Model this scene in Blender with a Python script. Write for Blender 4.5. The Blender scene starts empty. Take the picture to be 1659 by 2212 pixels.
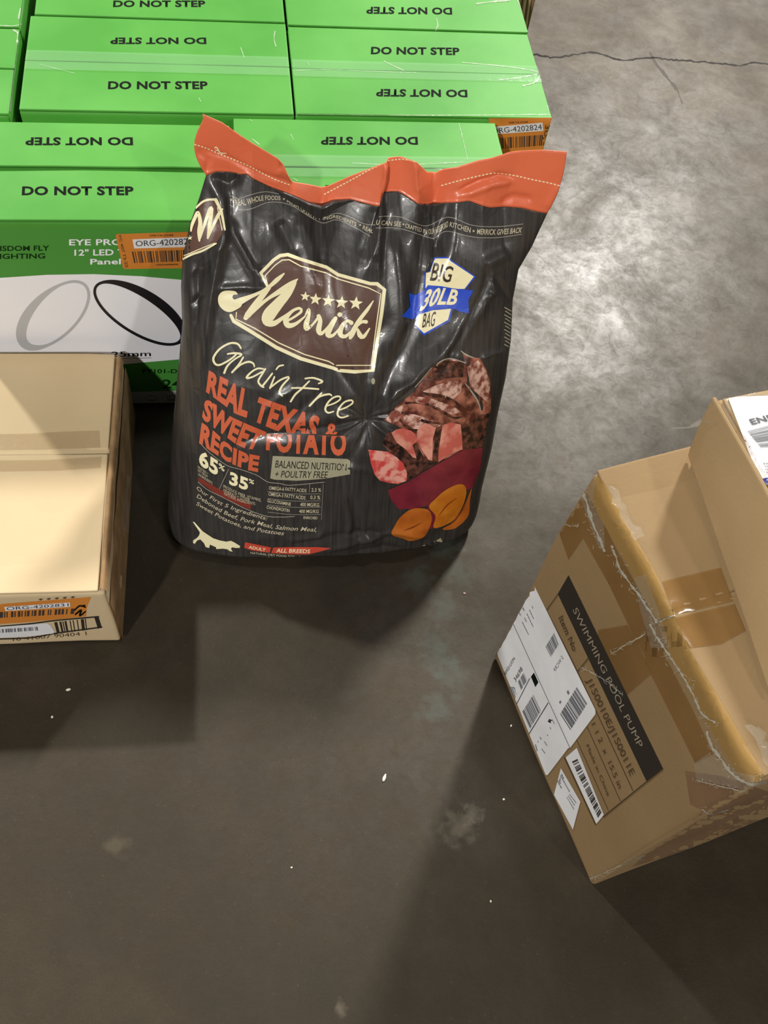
import bpy, bmesh, math, random
import numpy as np
from mathutils import Vector, Matrix, noise
from mathutils.bvhtree import BVHTree
from mathutils.geometry import tessellate_polygon

random.seed(7)
SC = bpy.context.scene
COL = SC.collection

# ------------------------------------------------------------------ camera
F, CU, CV, EYE = 2080.0, 829.5, 1106.0, 1.5
nad = np.array([577 - CU, 2340 - CV, F]); dep = np.array([378 - CU, -2492 - CV, F])
nad /= np.linalg.norm(nad); dep -= nad * dep.dot(nad); dep /= np.linalg.norm(dep)
MX = np.array([np.cross(nad, dep), dep, -nad])
if MX[0][0] < 0: MX[0] = -MX[0]
CAM = np.array([0.0, 0.0, EYE])
cd = bpy.data.cameras.new('camera'); cam = bpy.data.objects.new('camera', cd); COL.objects.link(cam)
cd.sensor_fit = 'HORIZONTAL'; cd.sensor_width = 36; cd.lens = 36 * F / 1659.0
cd.clip_start = 0.02
R3 = Matrix(((MX[0][0], -MX[0][1], -MX[0][2]), (MX[1][0], -MX[1][1], -MX[1][2]), (MX[2][0], -MX[2][1], -MX[2][2])))
cam.matrix_world = Matrix.Translation(Vector(CAM)) @ R3.to_4x4()
SC.camera = cam

# ------------------------------------------------------------------ light of the warehouse
SC.view_settings.view_transform = 'Standard'; SC.view_settings.look = 'None'
SC.view_settings.gamma = 1.0; SC.view_settings.use_curve_mapping = False
SC.view_settings.exposure = -0.12
w = bpy.data.worlds.new('hall'); SC.world = w; w.use_nodes = True
w.node_tree.nodes['Background'].inputs[0].default_value = (1.0, 0.93, 0.84, 1)
w.node_tree.nodes['Background'].inputs[1].default_value = 0.032
def bay_light(x, y, z, power, r=0.28, col=(1.0, 0.97, 0.92)):
    l = bpy.data.lights.new('bay_light', 'AREA'); l.shape = 'DISK'; l.size = 2 * r; l.energy = power; l.color = col
    o = bpy.data.objects.new('bay_light', l); COL.objects.link(o); o.location = (x, y, z)
    o.rotation_euler = (Vector((0.2, 0.8, 0.2)) - Vector((x, y, z))).to_track_quat('-Z', 'Y').to_euler()
bay_light(-4.6, 7.4, 7.0, 800, .22)             # behind, left
bay_light(4.25, 8.0, 7.0, 1280, .45)            # behind, right: mirrored in the polished floor
bay_light(-3.9, -5.4, 7.0, 660, .22)           # in front, left
bay_light(4.6, -5.2, 7.0, 200, .22)             # in front, right
bay_light(1.1, 2.2, 7.0, 35, .25)              # overhead

# ------------------------------------------------------------------ helpers
def ray(u, v): return MX @ np.array([u - CU, v - CV, F])
def atz(u, v, z=0.0):
    r = ray(u, v); return Vector(CAM + (z - EYE) / r[2] * r)
def aty(u, v, y):
    r = ray(u, v); return Vector(CAM + y / r[1] * r)
def proj_np(P):
    q = (P - CAM) @ MX; return q[..., 0] / q[..., 2] * F + CU, q[..., 1] / q[..., 2] * F + CV
def zc(pts, ox, oy, s): return [(ox + p[0] / s, oy + p[1] / s) + tuple(c / s for c in p[2:]) for p in pts]

def lin(c): 
    c = c / 255.0
    return c / 12.92 if c <= .04045 else ((c + .055) / 1.055) ** 2.4
def L(rgb): return (lin(rgb[0]), lin(rgb[1]), lin(rgb[2]), 1)

MATS = {}
def mat(name, rgb, rough=.6, spec=.5, rgb2=None, scale=8, detail=4, lo=.35, hi=.65, bump=0, bscale=40, stretch=None, alpha=1, coat=0, bdist=.002):
    if name in MATS: return MATS[name]
    m = bpy.data.materials.new(name); m.use_nodes = True; MATS[name] = m
    nt = m.node_tree; b = nt.nodes['Principled BSDF']
    b.inputs['Roughness'].default_value = rough; b.inputs['Specular IOR Level'].default_value = spec
    b.inputs['Base Color'].default_value = L(rgb); b.inputs['Alpha'].default_value = alpha
    b.inputs['Coat Weight'].default_value = coat; b.inputs['Coat Roughness'].default_value = .12
    g = nt.nodes.new('ShaderNodeNewGeometry'); vec = g.outputs['Position']
    if stretch:
        mp = nt.nodes.new('ShaderNodeMapping'); mp.inputs['Scale'].default_value = stretch
        nt.links.new(vec, mp.inputs[0]); svec = mp.outputs[0]
    else: svec = vec
    if rgb2:
        n = nt.nodes.new('ShaderNodeTexNoise'); n.inputs['Scale'].default_value = scale; n.inputs['Detail'].default_value = detail
        nt.links.new(svec, n.inputs['Vector'])
        r = nt.nodes.new('ShaderNodeValToRGB'); r.color_ramp.elements[0].position = lo; r.color_ramp.elements[1].position = hi
        r.color_ramp.elements[0].color = L(rgb); r.color_ramp.elements[1].color = L(rgb2)
        nt.links.new(n.outputs[0], r.inputs[0]); nt.links.new(r.outputs[0], b.inputs['Base Color'])
    if bump:
        n = nt.nodes.new('ShaderNodeTexNoise'); n.inputs['Scale'].default_value = bscale; n.inputs['Detail'].default_value = 3
        nt.links.new(vec, n.inputs['Vector'])
        bp = nt.nodes.new('ShaderNodeBump'); bp.inputs['Strength'].default_value = bump; bp.inputs['Distance'].default_value = bdist
        nt.links.new(n.outputs[0], bp.inputs['Height']); nt.links.new(bp.outputs[0], b.inputs['Normal'])
    return m

def tag(o, label=None, cat=None, group=None, kind=None):
    if label: o['label'] = label
    if cat: o['category'] = cat
    if group: o['group'] = group
    if kind: o['kind'] = kind
    return o
def empty(name, loc, label, cat, group=None):
    o = bpy.data.objects.new(name, None); COL.objects.link(o); o.location = loc; o.empty_display_size = .1
    o['wx'], o['wy'], o['wz'] = loc[0], loc[1], loc[2]
    ORG[o.name] = Vector(loc)
    for k in ('wx', 'wy', 'wz'): del o[k]
    return tag(o, label, cat, group)
ORG = {}
def add(name, verts, faces, m, parent=None, smooth=True, mats=None, idx=None):
    off = ORG[parent.name] if parent is not None else Vector((0, 0, 0))
    me = bpy.data.meshes.new(name)
    me.from_pydata([tuple(Vector(v) - off) for v in verts], [], faces)
    me.materials.append(m)
    if mats:
        for k in mats: me.materials.append(k)
        me.polygons.foreach_set('material_index', idx)
    if smooth: me.polygons.foreach_set('use_smooth', [True] * len(me.polygons))
    me.update()
    o = bpy.data.objects.new(name, me); COL.objects.link(o)
    if parent is not None: o.parent = parent
    ORG[o.name] = off
    return o

def rbox(x0, x1, y0, y1, z0, z1, r=.004, n=10, wob=.0, seed=0, wscale=6.0, M=None):
    """box with rounded edges, finely divided faces and a slight paperboard waviness"""
    lo = (x0, y0, z0); hi = (x1, y1, z1)
    ax = []
    for a, b in zip(lo, hi):
        k = max(2, int(n * min(1, (b - a) / .2)))
        ax.append([a, a + r * .35, a + r, a + 2 * r] + [a + 2 * r + (b - a - 4 * r) * i / k for i in range(1, k)] + [b - 2 * r, b - r, b - r * .35, b])
    vid = {}; vs = []; fs = []
    def V(i, j, k):
        key = (i, j, k)
        if key not in vid:
            p = Vector((ax[0][i], ax[1][j], ax[2][k]))
            c = Vector([min(max(p[q], lo[q] + r), hi[q] - r) for q in range(3)])
            d = p - c
            if d.length > 1e-9: p = c + d.normalized() * r
            if wob:
                q = p * wscale + Vector((seed * 7.3, seed * 3.1, seed))
                p = p + Vector((noise.noise(q), noise.noise(q + Vector((9, 2, 5))), noise.noise(q + Vector((3, 8, 1))))) * wob
            if M is not None: p = M @ p
            vid[key] = len(vs); vs.append(p)
        return vid[key]
    nx, ny, nz = len(ax[0]) - 1, len(ax[1]) - 1, len(ax[2]) - 1
    for i in range(nx):
        for j in range(ny):
            fs.append((V(i, j, 0), V(i, j + 1, 0), V(i + 1, j + 1, 0), V(i + 1, j, 0)))
            fs.append((V(i, j, nz), V(i + 1, j, nz), V(i + 1, j + 1, nz), V(i, j + 1, nz)))
    for i in range(nx):
        for k in range(nz):
            fs.append((V(i, 0, k), V(i + 1, 0, k), V(i + 1, 0, k + 1), V(i, 0, k + 1)))
            fs.append((V(i, ny, k), V(i, ny, k + 1), V(i + 1, ny, k + 1), V(i + 1, ny, k)))
    for j in range(ny):
        for k in range(nz):
            fs.append((V(0, j, k), V(0, j, k + 1), V(0, j + 1, k + 1), V(0, j + 1, k)))
            fs.append((V(nx, j, k), V(nx, j + 1, k), V(nx, j + 1, k + 1), V(nx, j, k + 1)))
    return vs, fs
def merge(*parts):
    vs = []; fs = []
    for v, f in parts:
        o = len(vs); vs += list(v); fs += [tuple(i + o for i in q) for q in f]
    return vs, fs

def surf(*vf):
    v, f = merge(*vf); return BVHTree.FromPolygons([tuple(p) for p in v], f)
CAMV = Vector(CAM)
def cast(S, u, v, off):
    d = Vector(ray(u, v)).normalized()
    h = S.ray_cast(CAMV, d)
    if h[0] is None: return None
    return h[0] - d * off

# -------- flat print: shapes drawn on the wrapping of a thing and wrapped on its real surface
def spline(pts, step=4.0, closed=False):
    P = [np.array(p, float) for p in pts]
    if len(P) == 2 and not closed: 
        k = max(1, int(np.linalg.norm(P[1][:2] - P[0][:2]) / step)); return [P[0] + (P[1] - P[0]) * i / k for i in range(k + 1)]
    out = []; n = len(P)
    for i in range(n if closed else n - 1):
        if closed: a, b, c, d = P[i - 1], P[i], P[(i + 1) % n], P[(i + 2) % n]
        else: a, b, c, d = P[max(i - 1, 0)], P[i], P[i + 1], P[min(i + 2, n - 1)]
        k = max(1, int(np.linalg.norm((c - b)[:2]) / step))
        for j in range(k):
            t = j / k
            out.append(.5 * ((2 * b) + (c - a) * t + (2 * a - 5 * b + 4 * c - d) * t * t + (3 * b - a - 3 * c + d) * t ** 3))
    if not closed: out.append(P[-1])
    return out
def g_poly(pts, smooth=False):
    if smooth: pts = [tuple(p[:2]) for p in spline([q[:2] for q in pts], 4, True)]
    V = [(p[0], p[1]) for p in pts]
    T = tessellate_polygon([[Vector((x, y, 0)) for x, y in V]])
    return V, [tuple(t) for t in T]
def g_stroke(pts, w=None, smooth=True, cap=True):
    q = spline(pts, 3.0) if smooth else [np.array(p, float) for p in pts]
    V = []; Fc = []; n = len(q)
    for i, p in enumerate(q):
        a = q[max(0, i - 1)][:2]; b = q[min(n - 1, i + 1)][:2]; d = b - a; l = np.hypot(*d) or 1; d = d / l
        ww = (w if w is not None else max(p[2], .3)) / 2
        nrm = np.array([-d[1], d[0]])
        V.append(tuple(p[:2] + nrm * ww)); V.append(tuple(p[:2] - nrm * ww))
    for i in range(n - 1): Fc.append((2 * i, 2 * i + 1, 2 * i + 3, 2 * i + 2))
    if cap:
        for e in (0, n - 1):
            c = q[e][:2]; ww = (w if w is not None else max(q[e][2], .3)) / 2
            if ww < .8: continue
            b = len(V); V += [(c[0] + ww * math.cos(k * math.pi / 4), c[1] + ww * math.sin(k * math.pi / 4)) for k in range(8)]
            Fc.append(tuple(range(b, b + 8)))
    return V, Fc
def g_ell(cx, cy, rx, ry=None, k=20, rot=0):
    ry = ry or rx
    V = [(cx + rx * math.cos(a) * math.cos(rot) - ry * math.sin(a) * math.sin(rot), cy + rx * math.cos(a) * math.sin(rot) + ry * math.sin(a) * math.cos(rot)) for a in [2 * math.pi * i / k for i in range(k)]]
    return V, [tuple(range(k))]
def g_star(cx, cy, r, rot=0):
    P = [(cx + (r if i % 2 == 0 else r * .42) * math.sin(rot + i * math.pi / 5), cy - (r if i % 2 == 0 else r * .42) * math.cos(rot + i * math.pi / 5)) for i in range(10)]
    return g_poly(P)
FONT = {}
def text_mesh(s, bold, shear):
    key = (s, bold, shear)
    if key in FONT: return FONT[key]
    c = bpy.data.curves.new('t', 'FONT'); c.body = s; c.size = 1; c.offset = bold; c.shear = shear; c.resolution_u = 3
    c.space_character = 1 + bold * 1.2
    o = bpy.data.objects.new('t', c); COL.objects.link(o)
    bpy.context.view_layer.update()
    me = o.to_mesh(); V = np.array([v.co[:2] for v in me.vertices]); Fc = [tuple(p.vertices) for p in me.polygons]
    o.to_mesh_clear(); bpy.data.objects.remove(o); bpy.data.curves.remove(c)
    FONT[key] = (V, Fc, V[:, 0].min(), V[:, 0].max())
    return FONT[key]
def arc(path):
    q = np.array([p[:2] for p in spline(path, 5.0)]) if len(path) > 2 else np.array(path, float)
    s = np.r_[0, np.cumsum(np.hypot(*np.diff(q, axis=0).T))]; return q, s / s[-1]
def g_text(s, top, bot, bold=0.0, shear=0.0):
    V, Fc, x0, x1 = text_mesh(s, bold, shear)
    qt, st = arc(top); qb, sb = arc(bot)
    u = (V[:, 0] - x0) / (x1 - x0); v = V[:, 1] / .682
    if bold: v = (V[:, 1] + bold) / (.682 + 2 * bold)
    T = np.stack([np.interp(u, st, qt[:, 0]), np.interp(u, st, qt[:, 1])], 1)
    B = np.stack([np.interp(u, sb, qb[:, 0]), np.interp(u, sb, qb[:, 1])], 1)
    P = B + (T - B) * v[:, None]
    return [tuple(p) for p in P], Fc
def g_quadgrid(q, a0, a1, b0, b1):
    """sub-rectangle of a pixel quad q=(tl,tr,br,bl), a along, b down"""
    tl, tr, br, bl = [np.array(p, float) for p in q]
    f = lambda a, b: tuple((tl * (1 - a) + tr * a) * (1 - b) + (bl * (1 - a) + br * a) * b)
    return [f(a0, b0), f(a1, b0), f(a1, b1), f(a0, b1)], [(0, 1, 2, 3)]
def g_bars(q, n=26, seed=1, b0=0, b1=1, thick=1.0):
    r = random.Random(seed); out = []; x = 0
    ws = [r.choice((1, 1, 2, 3)) for _ in range(2 * n)]; tot = sum(ws)
    for i, wd in enumerate(ws):
        if i % 2 == 0: out.append(g_quadgrid(q, x / tot, (x + wd * thick) / tot, b0, b1))
        x += wd
    return out
def g_lines(q, n=6, seed=1, fill=.45):
    """rows of very small unreadable print"""
    r = random.Random(seed); out = []
    for i in range(n):
        a = r.uniform(0, .08)
        while a < .95:
            l = r.uniform(.05, .18); e = min(.98, a + l)
            out.append(g_quadgrid(q, a, e, (i + .25) / n, (i + .25 + fill) / n)); a = e + .03
            if r.random() < .12: break
    return out
def refine(V, Fc, step, clips=()):
    bm = bmesh.new(); vs = [bm.verts.new((x, y, 0)) for x, y in V]
    for f in Fc:
        try: bm.faces.new([vs[i] for i in f])
        except ValueError: pass
    for p, n in clips:      # n points to the side that is removed
        bmesh.ops.bisect_plane(bm, geom=bm.verts[:] + bm.edges[:] + bm.faces[:], plane_co=(p[0], p[1], 0), plane_no=(n[0], n[1], 0), clear_outer=True)
    if step and bm.verts:
        xs = [v.co.x for v in bm.verts]; ys = [v.co.y for v in bm.verts]
        for a, (mn, mx) in enumerate(((min(xs), max(xs)), (min(ys), max(ys)))):
            k = math.ceil(mn / step + 1e-6)
            while k * step < mx:
                no = (1, 0, 0) if a == 0 else (0, 1, 0); co = (k * step, k * step, 0)
                bmesh.ops.bisect_plane(bm, geom=bm.verts[:] + bm.edges[:] + bm.faces[:], plane_co=co, plane_no=no)
                k += 1
    bm.verts.index_update()
    return [tuple(v.co[:2]) for v in bm.verts], [tuple(v.index for v in f.verts) for f in bm.faces]
STUFF = {'barcode', 'label_barcode', 'stretch_film', 'painted_glint', 'stitching', 'small_print', 'small_lettering', 'label_print', 'label_ink', 'sticker_print', 'small_label_print', 'icon_print',
         'print_rules', 'printed_rules', 'header_rule', 'gusset_print', 'gusset_emblem_lines', 'stripe_print', 'food_picture_char', 'food_picture_sear', 'food_picture_crust', 'food_picture_line', 'white_arc', 'handwriting', 'thread_end', 'worn_tape', 'printed_frame'}
class Print:
    def __init__(self, S, parent, step=9.0, unit=.0005): self.S, self.parent, self.step, self.unit, self.b = S, parent, step, unit, {}; self.split = True
    def put(self, part, m, layer, *geoms, clips=()):
        base = part.split('#')[0]
        if len(geoms) > 1 and not any(isinstance(g, list) for g in geoms) and base not in ('brand_lettering', 'script_lettering', 'small_lettering') and base not in STUFF and not base.startswith('food_'):
            for k, g in enumerate(geoms): self.put(part if k == 0 else part + ('' if '#' in part else '#') + 'x%d' % k, m, layer, g, clips=clips)
            return
        B = self.b.setdefault(part, (m, [], []))
        for g in geoms:
            if isinstance(g, list): 
                self.put(part, m, layer, *g, clips=clips); continue
            V, Fc = refine(g[0], g[1], self.step, clips)
            mp = {}
            for i, (x, y) in enumerate(V):
                p = cast(self.S, x, y, self.unit * layer)
                if p is None:          # just off the rim of the thing: pull the corner in
                    ccx, ccy = sum(a[0] for a in V) / len(V), sum(a[1] for a in V) / len(V); dl = math.hypot(ccx - x, ccy - y) or 1
                    for k in range(1, 8):
                        p = cast(self.S, x + (ccx - x) / dl * 1.5 * k, y + (ccy - y) / dl * 1.5 * k, self.unit * layer)
                        if p is not None: break
                if p is not None: mp[i] = len(B[1]); B[1].append(p)
            for f in Fc:
                if all(i in mp for i in f):
                    q = [B[1][mp[i]] for i in f]
                    if max((q[k] - q[k - 1]).length for k in range(len(q))) < .12 + .0: B[2].append(tuple(mp[i] for i in f))
    def flush(self, labels=None, parents=None):
        res = {}
        for part, (m, V, Fc) in self.b.items():
            if not Fc: continue
            par = (parents or {}).get(part); par = res[par] if par in res else self.parent
            o = add(part.split('#')[0], V, Fc, m, par); res[part] = o
            if o.name.split('.')[0] in STUFF: o['kind'] = 'stuff'
            me = o.data; bm = bmesh.new(); bm.from_mesh(me)
            for f in bm.faces:
                c = f.calc_center_median() + ORG[o.name]
                if f.normal.dot(CAMV - c) < 0: f.normal_flip()
            bm.to_mesh(me); bm.free()
            if labels and part in labels: o['label'] = labels[part]
        return res

# ------------------------------------------------------------------ materials
KRAFT = mat('kraft_board', (162, 136, 98), .75, .3, (174, 148, 110), 5, 5, bump=.15, bscale=220)
KRAFT2 = mat('kraft_board_pale', (202, 178, 140), .75, .3, (210, 188, 150), 4, 5, bump=.15, bscale=200)
KRAFTP = mat('kraft_board_pump', (140, 115, 80), .7, .3, (150, 124, 88), 4, 4, bump=.15, bscale=200)
KRAFTD = mat('kraft_board_worn', (140, 112, 78), .8, .3, (170, 138, 98), 30, 5)
TAPE = mat('brown_tape', (130, 96, 52), .22, .5, (144, 108, 62), 9, 3, bump=.25, bscale=60, alpha=.72)
TAPEY = mat('amber_tape', (150, 118, 66), .3, .4, (164, 130, 76), 7, 3, bump=.25, bscale=60, alpha=.85)
TAPEC = mat('clear_tape', (186, 160, 118), .2, .5, alpha=.3, bump=.3, bscale=90)
GREEN = mat('green_board', (72, 148, 52), .5, .25, (92, 166, 70), 4, 6, bump=.08, bscale=60)
GREEND = mat('green_print', (70, 146, 56), .55, .3, (78, 150, 66), 4, 3)
FILM = mat('stretch_film', (205, 205, 195), .12, .7, alpha=.13, bump=.6, bscale=45, bdist=.004)
FILM_GLINT = mat('painted_film_glint', (225, 226, 212), .15, .7, alpha=.5, bump=.6, bscale=120)  # pale colour stands in for light glinting on film creases
BLACK = mat('black_ink', (12, 18, 10), .7, .1); DARKG = mat('dark_green_ink', (10, 44, 10), .7, .15)
WHITE = mat('white_print', (246, 246, 252), .55, .4); PAPER = mat('white_label_paper', (228, 228, 230), .6, .3, (236, 236, 238), 20, 3)
ORANGE_L = mat('orange_label_paper', (208, 128, 48), .5, .4, (218, 138, 58), 8, 3)
LILAC = mat('lilac_print', (206, 205, 210), .5); RINGB = mat('black_ring_print', (24, 22, 28), .5); RINGW = mat('pale_ring_print', (190, 191, 194), .5)
GREY = mat('grey_ink', (110, 112, 118), .6); BARC = mat('barcode_ink', (60, 52, 48), .6); BROWNINK = mat('brown_ink', (78, 58, 34), .7); INKD = mat('black_panel_ink', (44, 38, 32), .6, .4)
NAVY = mat('blue_ink', (52, 52, 150), .5)

# ------------------------------------------------------------------ floor
def floor_mat():
    m = bpy.data.materials.new('polished_concrete'); m.use_nodes = True; nt = m.node_tree; N = nt.nodes; K = nt.links
    b = N['Principled BSDF']; g = N.new('ShaderNodeNewGeometry')
    def nz(scale, det=5, rough=.6, dist=0):
        n = N.new('ShaderNodeTexNoise'); n.inputs['Scale'].default_value = scale; n.inputs['Detail'].default_value = det
        n.inputs['Roughness'].default_value = rough; n.inputs['Distortion'].default_value = dist
        K.new(g.outputs['Position'], n.inputs['Vector']); return n.outputs[0]
    def ramp(src, *st):
        r = N.new('ShaderNodeValToRGB'); e = r.color_ramp.elements
        while len(e) < len(st): e.new(.5)
        for q, (p, c) in zip(e, st): q.position = p; q.color = c if len(c) == 4 else L(c)
        K.new(src, r.inputs[0]); return r.outputs[0]
    def mix(t, a, bb, fac, isc=False):
        x = N.new('ShaderNodeMix'); x.data_type = 'RGBA'; x.blend_type = t
        if isinstance(fac, (int, float)): x.inputs[0].default_value = fac
        else: K.new(fac, x.inputs[0])
        for s, k in ((a, 6), (bb, 7)):
            if isinstance(s, tuple): x.inputs[k].default_value = s
            else: K.new(s, x.inputs[k])
        return x.outputs[2]
    base = ramp(nz(2.2, 6, .62, .4), (.3, (19, 15, 9)), (.5, (30, 24, 15)), (.7, (46, 38, 26)))
    base = mix('MULTIPLY', base, ramp(nz(14, 6, .7, .3), (.35, (.55, .56, .58, 1)), (.62, (1.12, 1.10, 1.06, 1))), .9)
    base = mix('MULTIPLY', base, ramp(nz(420, 2), (.35, (.6, .6, .6, 1)), (.65, (1.3, 1.28, 1.22, 1))), .9)
    def stain(px, rad, col, amt, sc=9.0):
        nonlocal base
        p = atz(*px); s = N.new('ShaderNodeVectorMath'); s.operation = 'DISTANCE'; s.inputs[1].default_value = p
        nn = N.new('ShaderNodeTexNoise'); nn.inputs['Scale'].default_value = sc; nn.inputs['Detail'].default_value = 6
        K.new(g.outputs['Position'], nn.inputs['Vector']); K.new(g.outputs['Position'], s.inputs[0])
        a = N.new('ShaderNodeMath'); a.operation = 'MULTIPLY_ADD'; K.new(nn.outputs[0], a.inputs[0]); a.inputs[1].default_value = rad * 2.6
        K.new(s.outputs['Value'], a.inputs[2])
        mr = N.new('ShaderNodeMapRange'); K.new(a.outputs[0], mr.inputs[0])
        mr.inputs[1].default_value = rad * 2.3; mr.inputs[2].default_value = rad * 1.5; mr.inputs[3].default_value = 0; mr.inputs[4].default_value = amt
        base = mix('MIX', base, L(col), mr.outputs[0])
    for q_ in ((945, 1395), (955, 1310), (905, 1255), (975, 1460), (950, 1430), (990, 1240), (945, 1530), (965, 1180)): stain(q_, .035, (50, 62, 58), .6, 48)
    stain((990, 1790), .03, (104, 98, 84), .4, 60); stain((1020, 1760), .02, (110, 104, 92), .4, 90); stain((250, 1830), .02, (96, 88, 70), .3, 50); stain((735, 2180), .012, (110, 102, 88), .4, 60)
    stain((240, 1540), .028, (26, 22, 16), .7, 45); stain((330, 1560), .022, (28, 24, 18), .6, 90); stain((230, 1590), .016, (26, 22, 16), .6, 50)
    stain((1480, 610), .04, (30, 26, 22), .8, 50); stain((1250, 900), .2, (60, 62, 54), .35, 8); stain((1460, 640), .02, (28, 24, 20), .8, 60); stain((1340, 370), .02, (30, 26, 22), .6, 80)
    # hairline cracks and pores
    v = N.new('ShaderNodeTexVoronoi'); v.feature = 'F1'; v.inputs['Scale'].default_value = 55; K.new(g.outputs['Position'], v.inputs['Vector'])
    base = mix('MIX', base, L((52, 48, 42)), ramp(v.outputs['Distance'], (.05, (.6, .6, .6, 1)), (.11, (0, 0, 0, 1))))
    K.new(base, b.inputs['Base Color'])
    ro = ramp(nz(7, 6, .65, .3), (.35, (.56, .56, .56, 1)), (.65, (.68, .68, .68, 1))); K.new(ro, b.inputs['Roughness'])
    b.inputs['Specular IOR Level'].default_value = .72; b.inputs['Specular Tint'].default_value = (1, .86, .66, 1)
    b.inputs['Coat Weight'].default_value = .6; b.inputs['Coat IOR'].default_value = 1.45
    K.new(ramp(nz(9, 6, .7, .5), (.3, (.25, .25, .25, 1)), (.7, (.37, .37, .37, 1))), b.inputs['Coat Roughness'])
    cw = mix('MULTIPLY', ramp(nz(5, 8, .72, .8), (.35, (.12, .12, .12, 1)), (.64, (.50, .50, .50, 1))), ramp(nz(38, 8, .8, .6), (.38, (.45, .45, .45, 1)), (.56, (1, 1, 1, 1))), 1.0)
    K.new(cw, b.inputs['Coat Weight'])
    bp = N.new('ShaderNodeBump'); bp.inputs['Strength'].default_value = .35; bp.inputs['Distance'].default_value = .002
    K.new(nz(60, 8, .75), bp.inputs['Height']); K.new(bp.outputs[0], b.inputs['Normal'])
    return m
nf = 24
fv = [(-6 + 12 * i / nf, -4 + 14 * j / nf, 0) for j in range(nf + 1) for i in range(nf + 1)]
ff = [(j * (nf + 1) + i, j * (nf + 1) + i + 1, (j + 1) * (nf + 1) + i + 1, (j + 1) * (nf + 1) + i) for j in range(nf) for i in range(nf)]
floor = add('floor', fv, ff, floor_mat(), None, False); floor['kind'] = 'structure'
FLS = surf((fv, ff))
pr = Print(FLS, floor, 60, .0004)
rnd = random.Random(3)
def rough_line(pts, w, jit=2.2):
    q = spline(pts, 6); return g_stroke([(p[0] + rnd.uniform(-.6, .6), p[1] + rnd.uniform(-jit, jit), w * rnd.uniform(.5, 1.3)) for p in q], smooth=False, cap=False)
pr.put('crack', mat('crack_dirt', (50, 46, 42), .9), 1,
       rough_line([(1110, 112), (1165, 119), (1195, 124), (1235, 119), (1275, 113), (1310, 121), (1345, 130), (1405, 125), (1450, 129), (1510, 133), (1560, 137), (1600, 141), (1630, 136), (1665, 139)], 3.6, 1.4))
pr.put('crack#2', mat('crack_dirt_pale', (92, 86, 80), .9), 1,
       rough_line([(1403, 112), (1418, 138), (1440, 165), (1462, 192)], 6, 1.2), rough_line([(1462, 192), (1475, 225)], 2.5, 1.2))
pr.flush()

# ------------------------------------------------------------------ green carton stack
YF = atz(300, 875, 0)[1]; ZT = aty(300, 476, YF)[2]
T = lambda u, v: atz(u, v, ZT)
GG = 'green light-fitting cartons standing in rows on the floor'
def green_carton(x0, x1, y0, y1, label, flips, seed, zt=ZT, seam=.006, text_px=None):
    root = empty('green_carton', ((x0 + x1) / 2, (y0 + y1) / 2, 0), label, 'box', GG)
    body = rbox(x0, x1, y0, y1, .001, zt - .0045, .004, 8, .0022, seed)
    add('body', *body, GREEN, root)
    ym = (y0 + y1) / 2; fl = []
    for k, (a, b) in enumerate(((y0 + .0005, ym - seam / 2), (ym + seam / 2, y1 - .0005))):
        M = Matrix.Identity(4)
        v, f = rbox(x0 + .0004, x1 - .0004, a, b, zt - .0042, zt, .0016, 10, 0, seed)
        # the flap rises a little towards the seam, unevenly along its length
        v2 = []
        for p in v:
            e = (p.y - a) / (b - a); e = e if k == 0 else 1 - e
            v2.append(p + Vector((0, 0, e * e * (.002 + .0035 * noise.noise(Vector((p.x * 7, seed * 3.3 + k * 5, 0)))) * (1 if seam > .003 else .3))))
        fl.append((v2, f)); add('flap', v2, f, GREEN, root)
    S = surf(body, *fl)
    pr = Print(S, root, 16, .0005)
    return root, S, pr
def dns(pr, cx, cy, wd, ht, inv, part='lettering', tilt=0):
    """DO NOT STEP, upright or upside down, centred on a point of the lid"""
    l = (cx - wd / 2, cy - ht / 2 + tilt); r = (cx + wd / 2, cy - ht / 2 - tilt); l2 = (l[0] - 1, l[1] + ht); r2 = (r[0] + 1, r[1] + ht)
    t = g_text('DO NOT STEP', [l, r], [l2, r2], .036) if not inv else g_text('DO NOT STEP', [r2, l2], [r, l], .036)
    k = sum(1 for q_ in pr.b if q_.startswith(part)); pr.put(part + ('#%d' % k if k else ''), BLACK, 1, t)
def tape_strip(x0, x1, y, wd, z, root, name='clear_tape', m=None):
    n = 24; v = []; f = []
    for i in range(n + 1):
        x = x0 + (x1 - x0) * i / n
        for s in (-1, -.4, .4, 1): v.append((x, y + s * wd / 2, z + .0004 * rnd.random() + (.0022 if abs(s) < .5 else .001) + .0012))
    for i in range(n):
        for k in range(3): f.append((i * 4 + k, (i + 1) * 4 + k, (i + 1) * 4 + k + 1, i * 4 + k + 1))
    return add(name, v, f, m or mat('clear_tape_thin', (200, 235, 200), .15, .5, alpha=.14, bump=.3, bscale=90), root)
xa = T(503, 252)[0]; ya1 = T(0, 262)[1]; ybk = T(637, 247)[1]
ym_front = T(200, 363)[1]
d1 = 2 * (T(340, 138)[1] - ybk)      # depth of one carton
xR1 = T(1068, 258)[0]; xM0 = T(40, 237)[0]; xM1 = T(638, 246)[0] - .002; xR0 = xM1 + .003; xR = T(1192, 250)[0]
d0 = ya1 - YF
# front row
A_, SA, pA = green_carton(xa - .006 - .445, xa - .006, YF, ya1, 'green carton at the left front of the stack, two rings printed on its front', 0, 1, seam=.010)
dns(pA, 171, 305, 231, 17, True); dns(pA, 168, 412, 240, 19, False)
B_, SB, pB = green_carton(xa, xR1, YF + .004, ya1 + .018, 'green carton at the right front, directly behind the top of the black bag', 0, 2, seam=.0012)
dns(pB, 798, 304, 208, 17, True); dns(pB, 815, 409, 224, 18, False)
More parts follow.
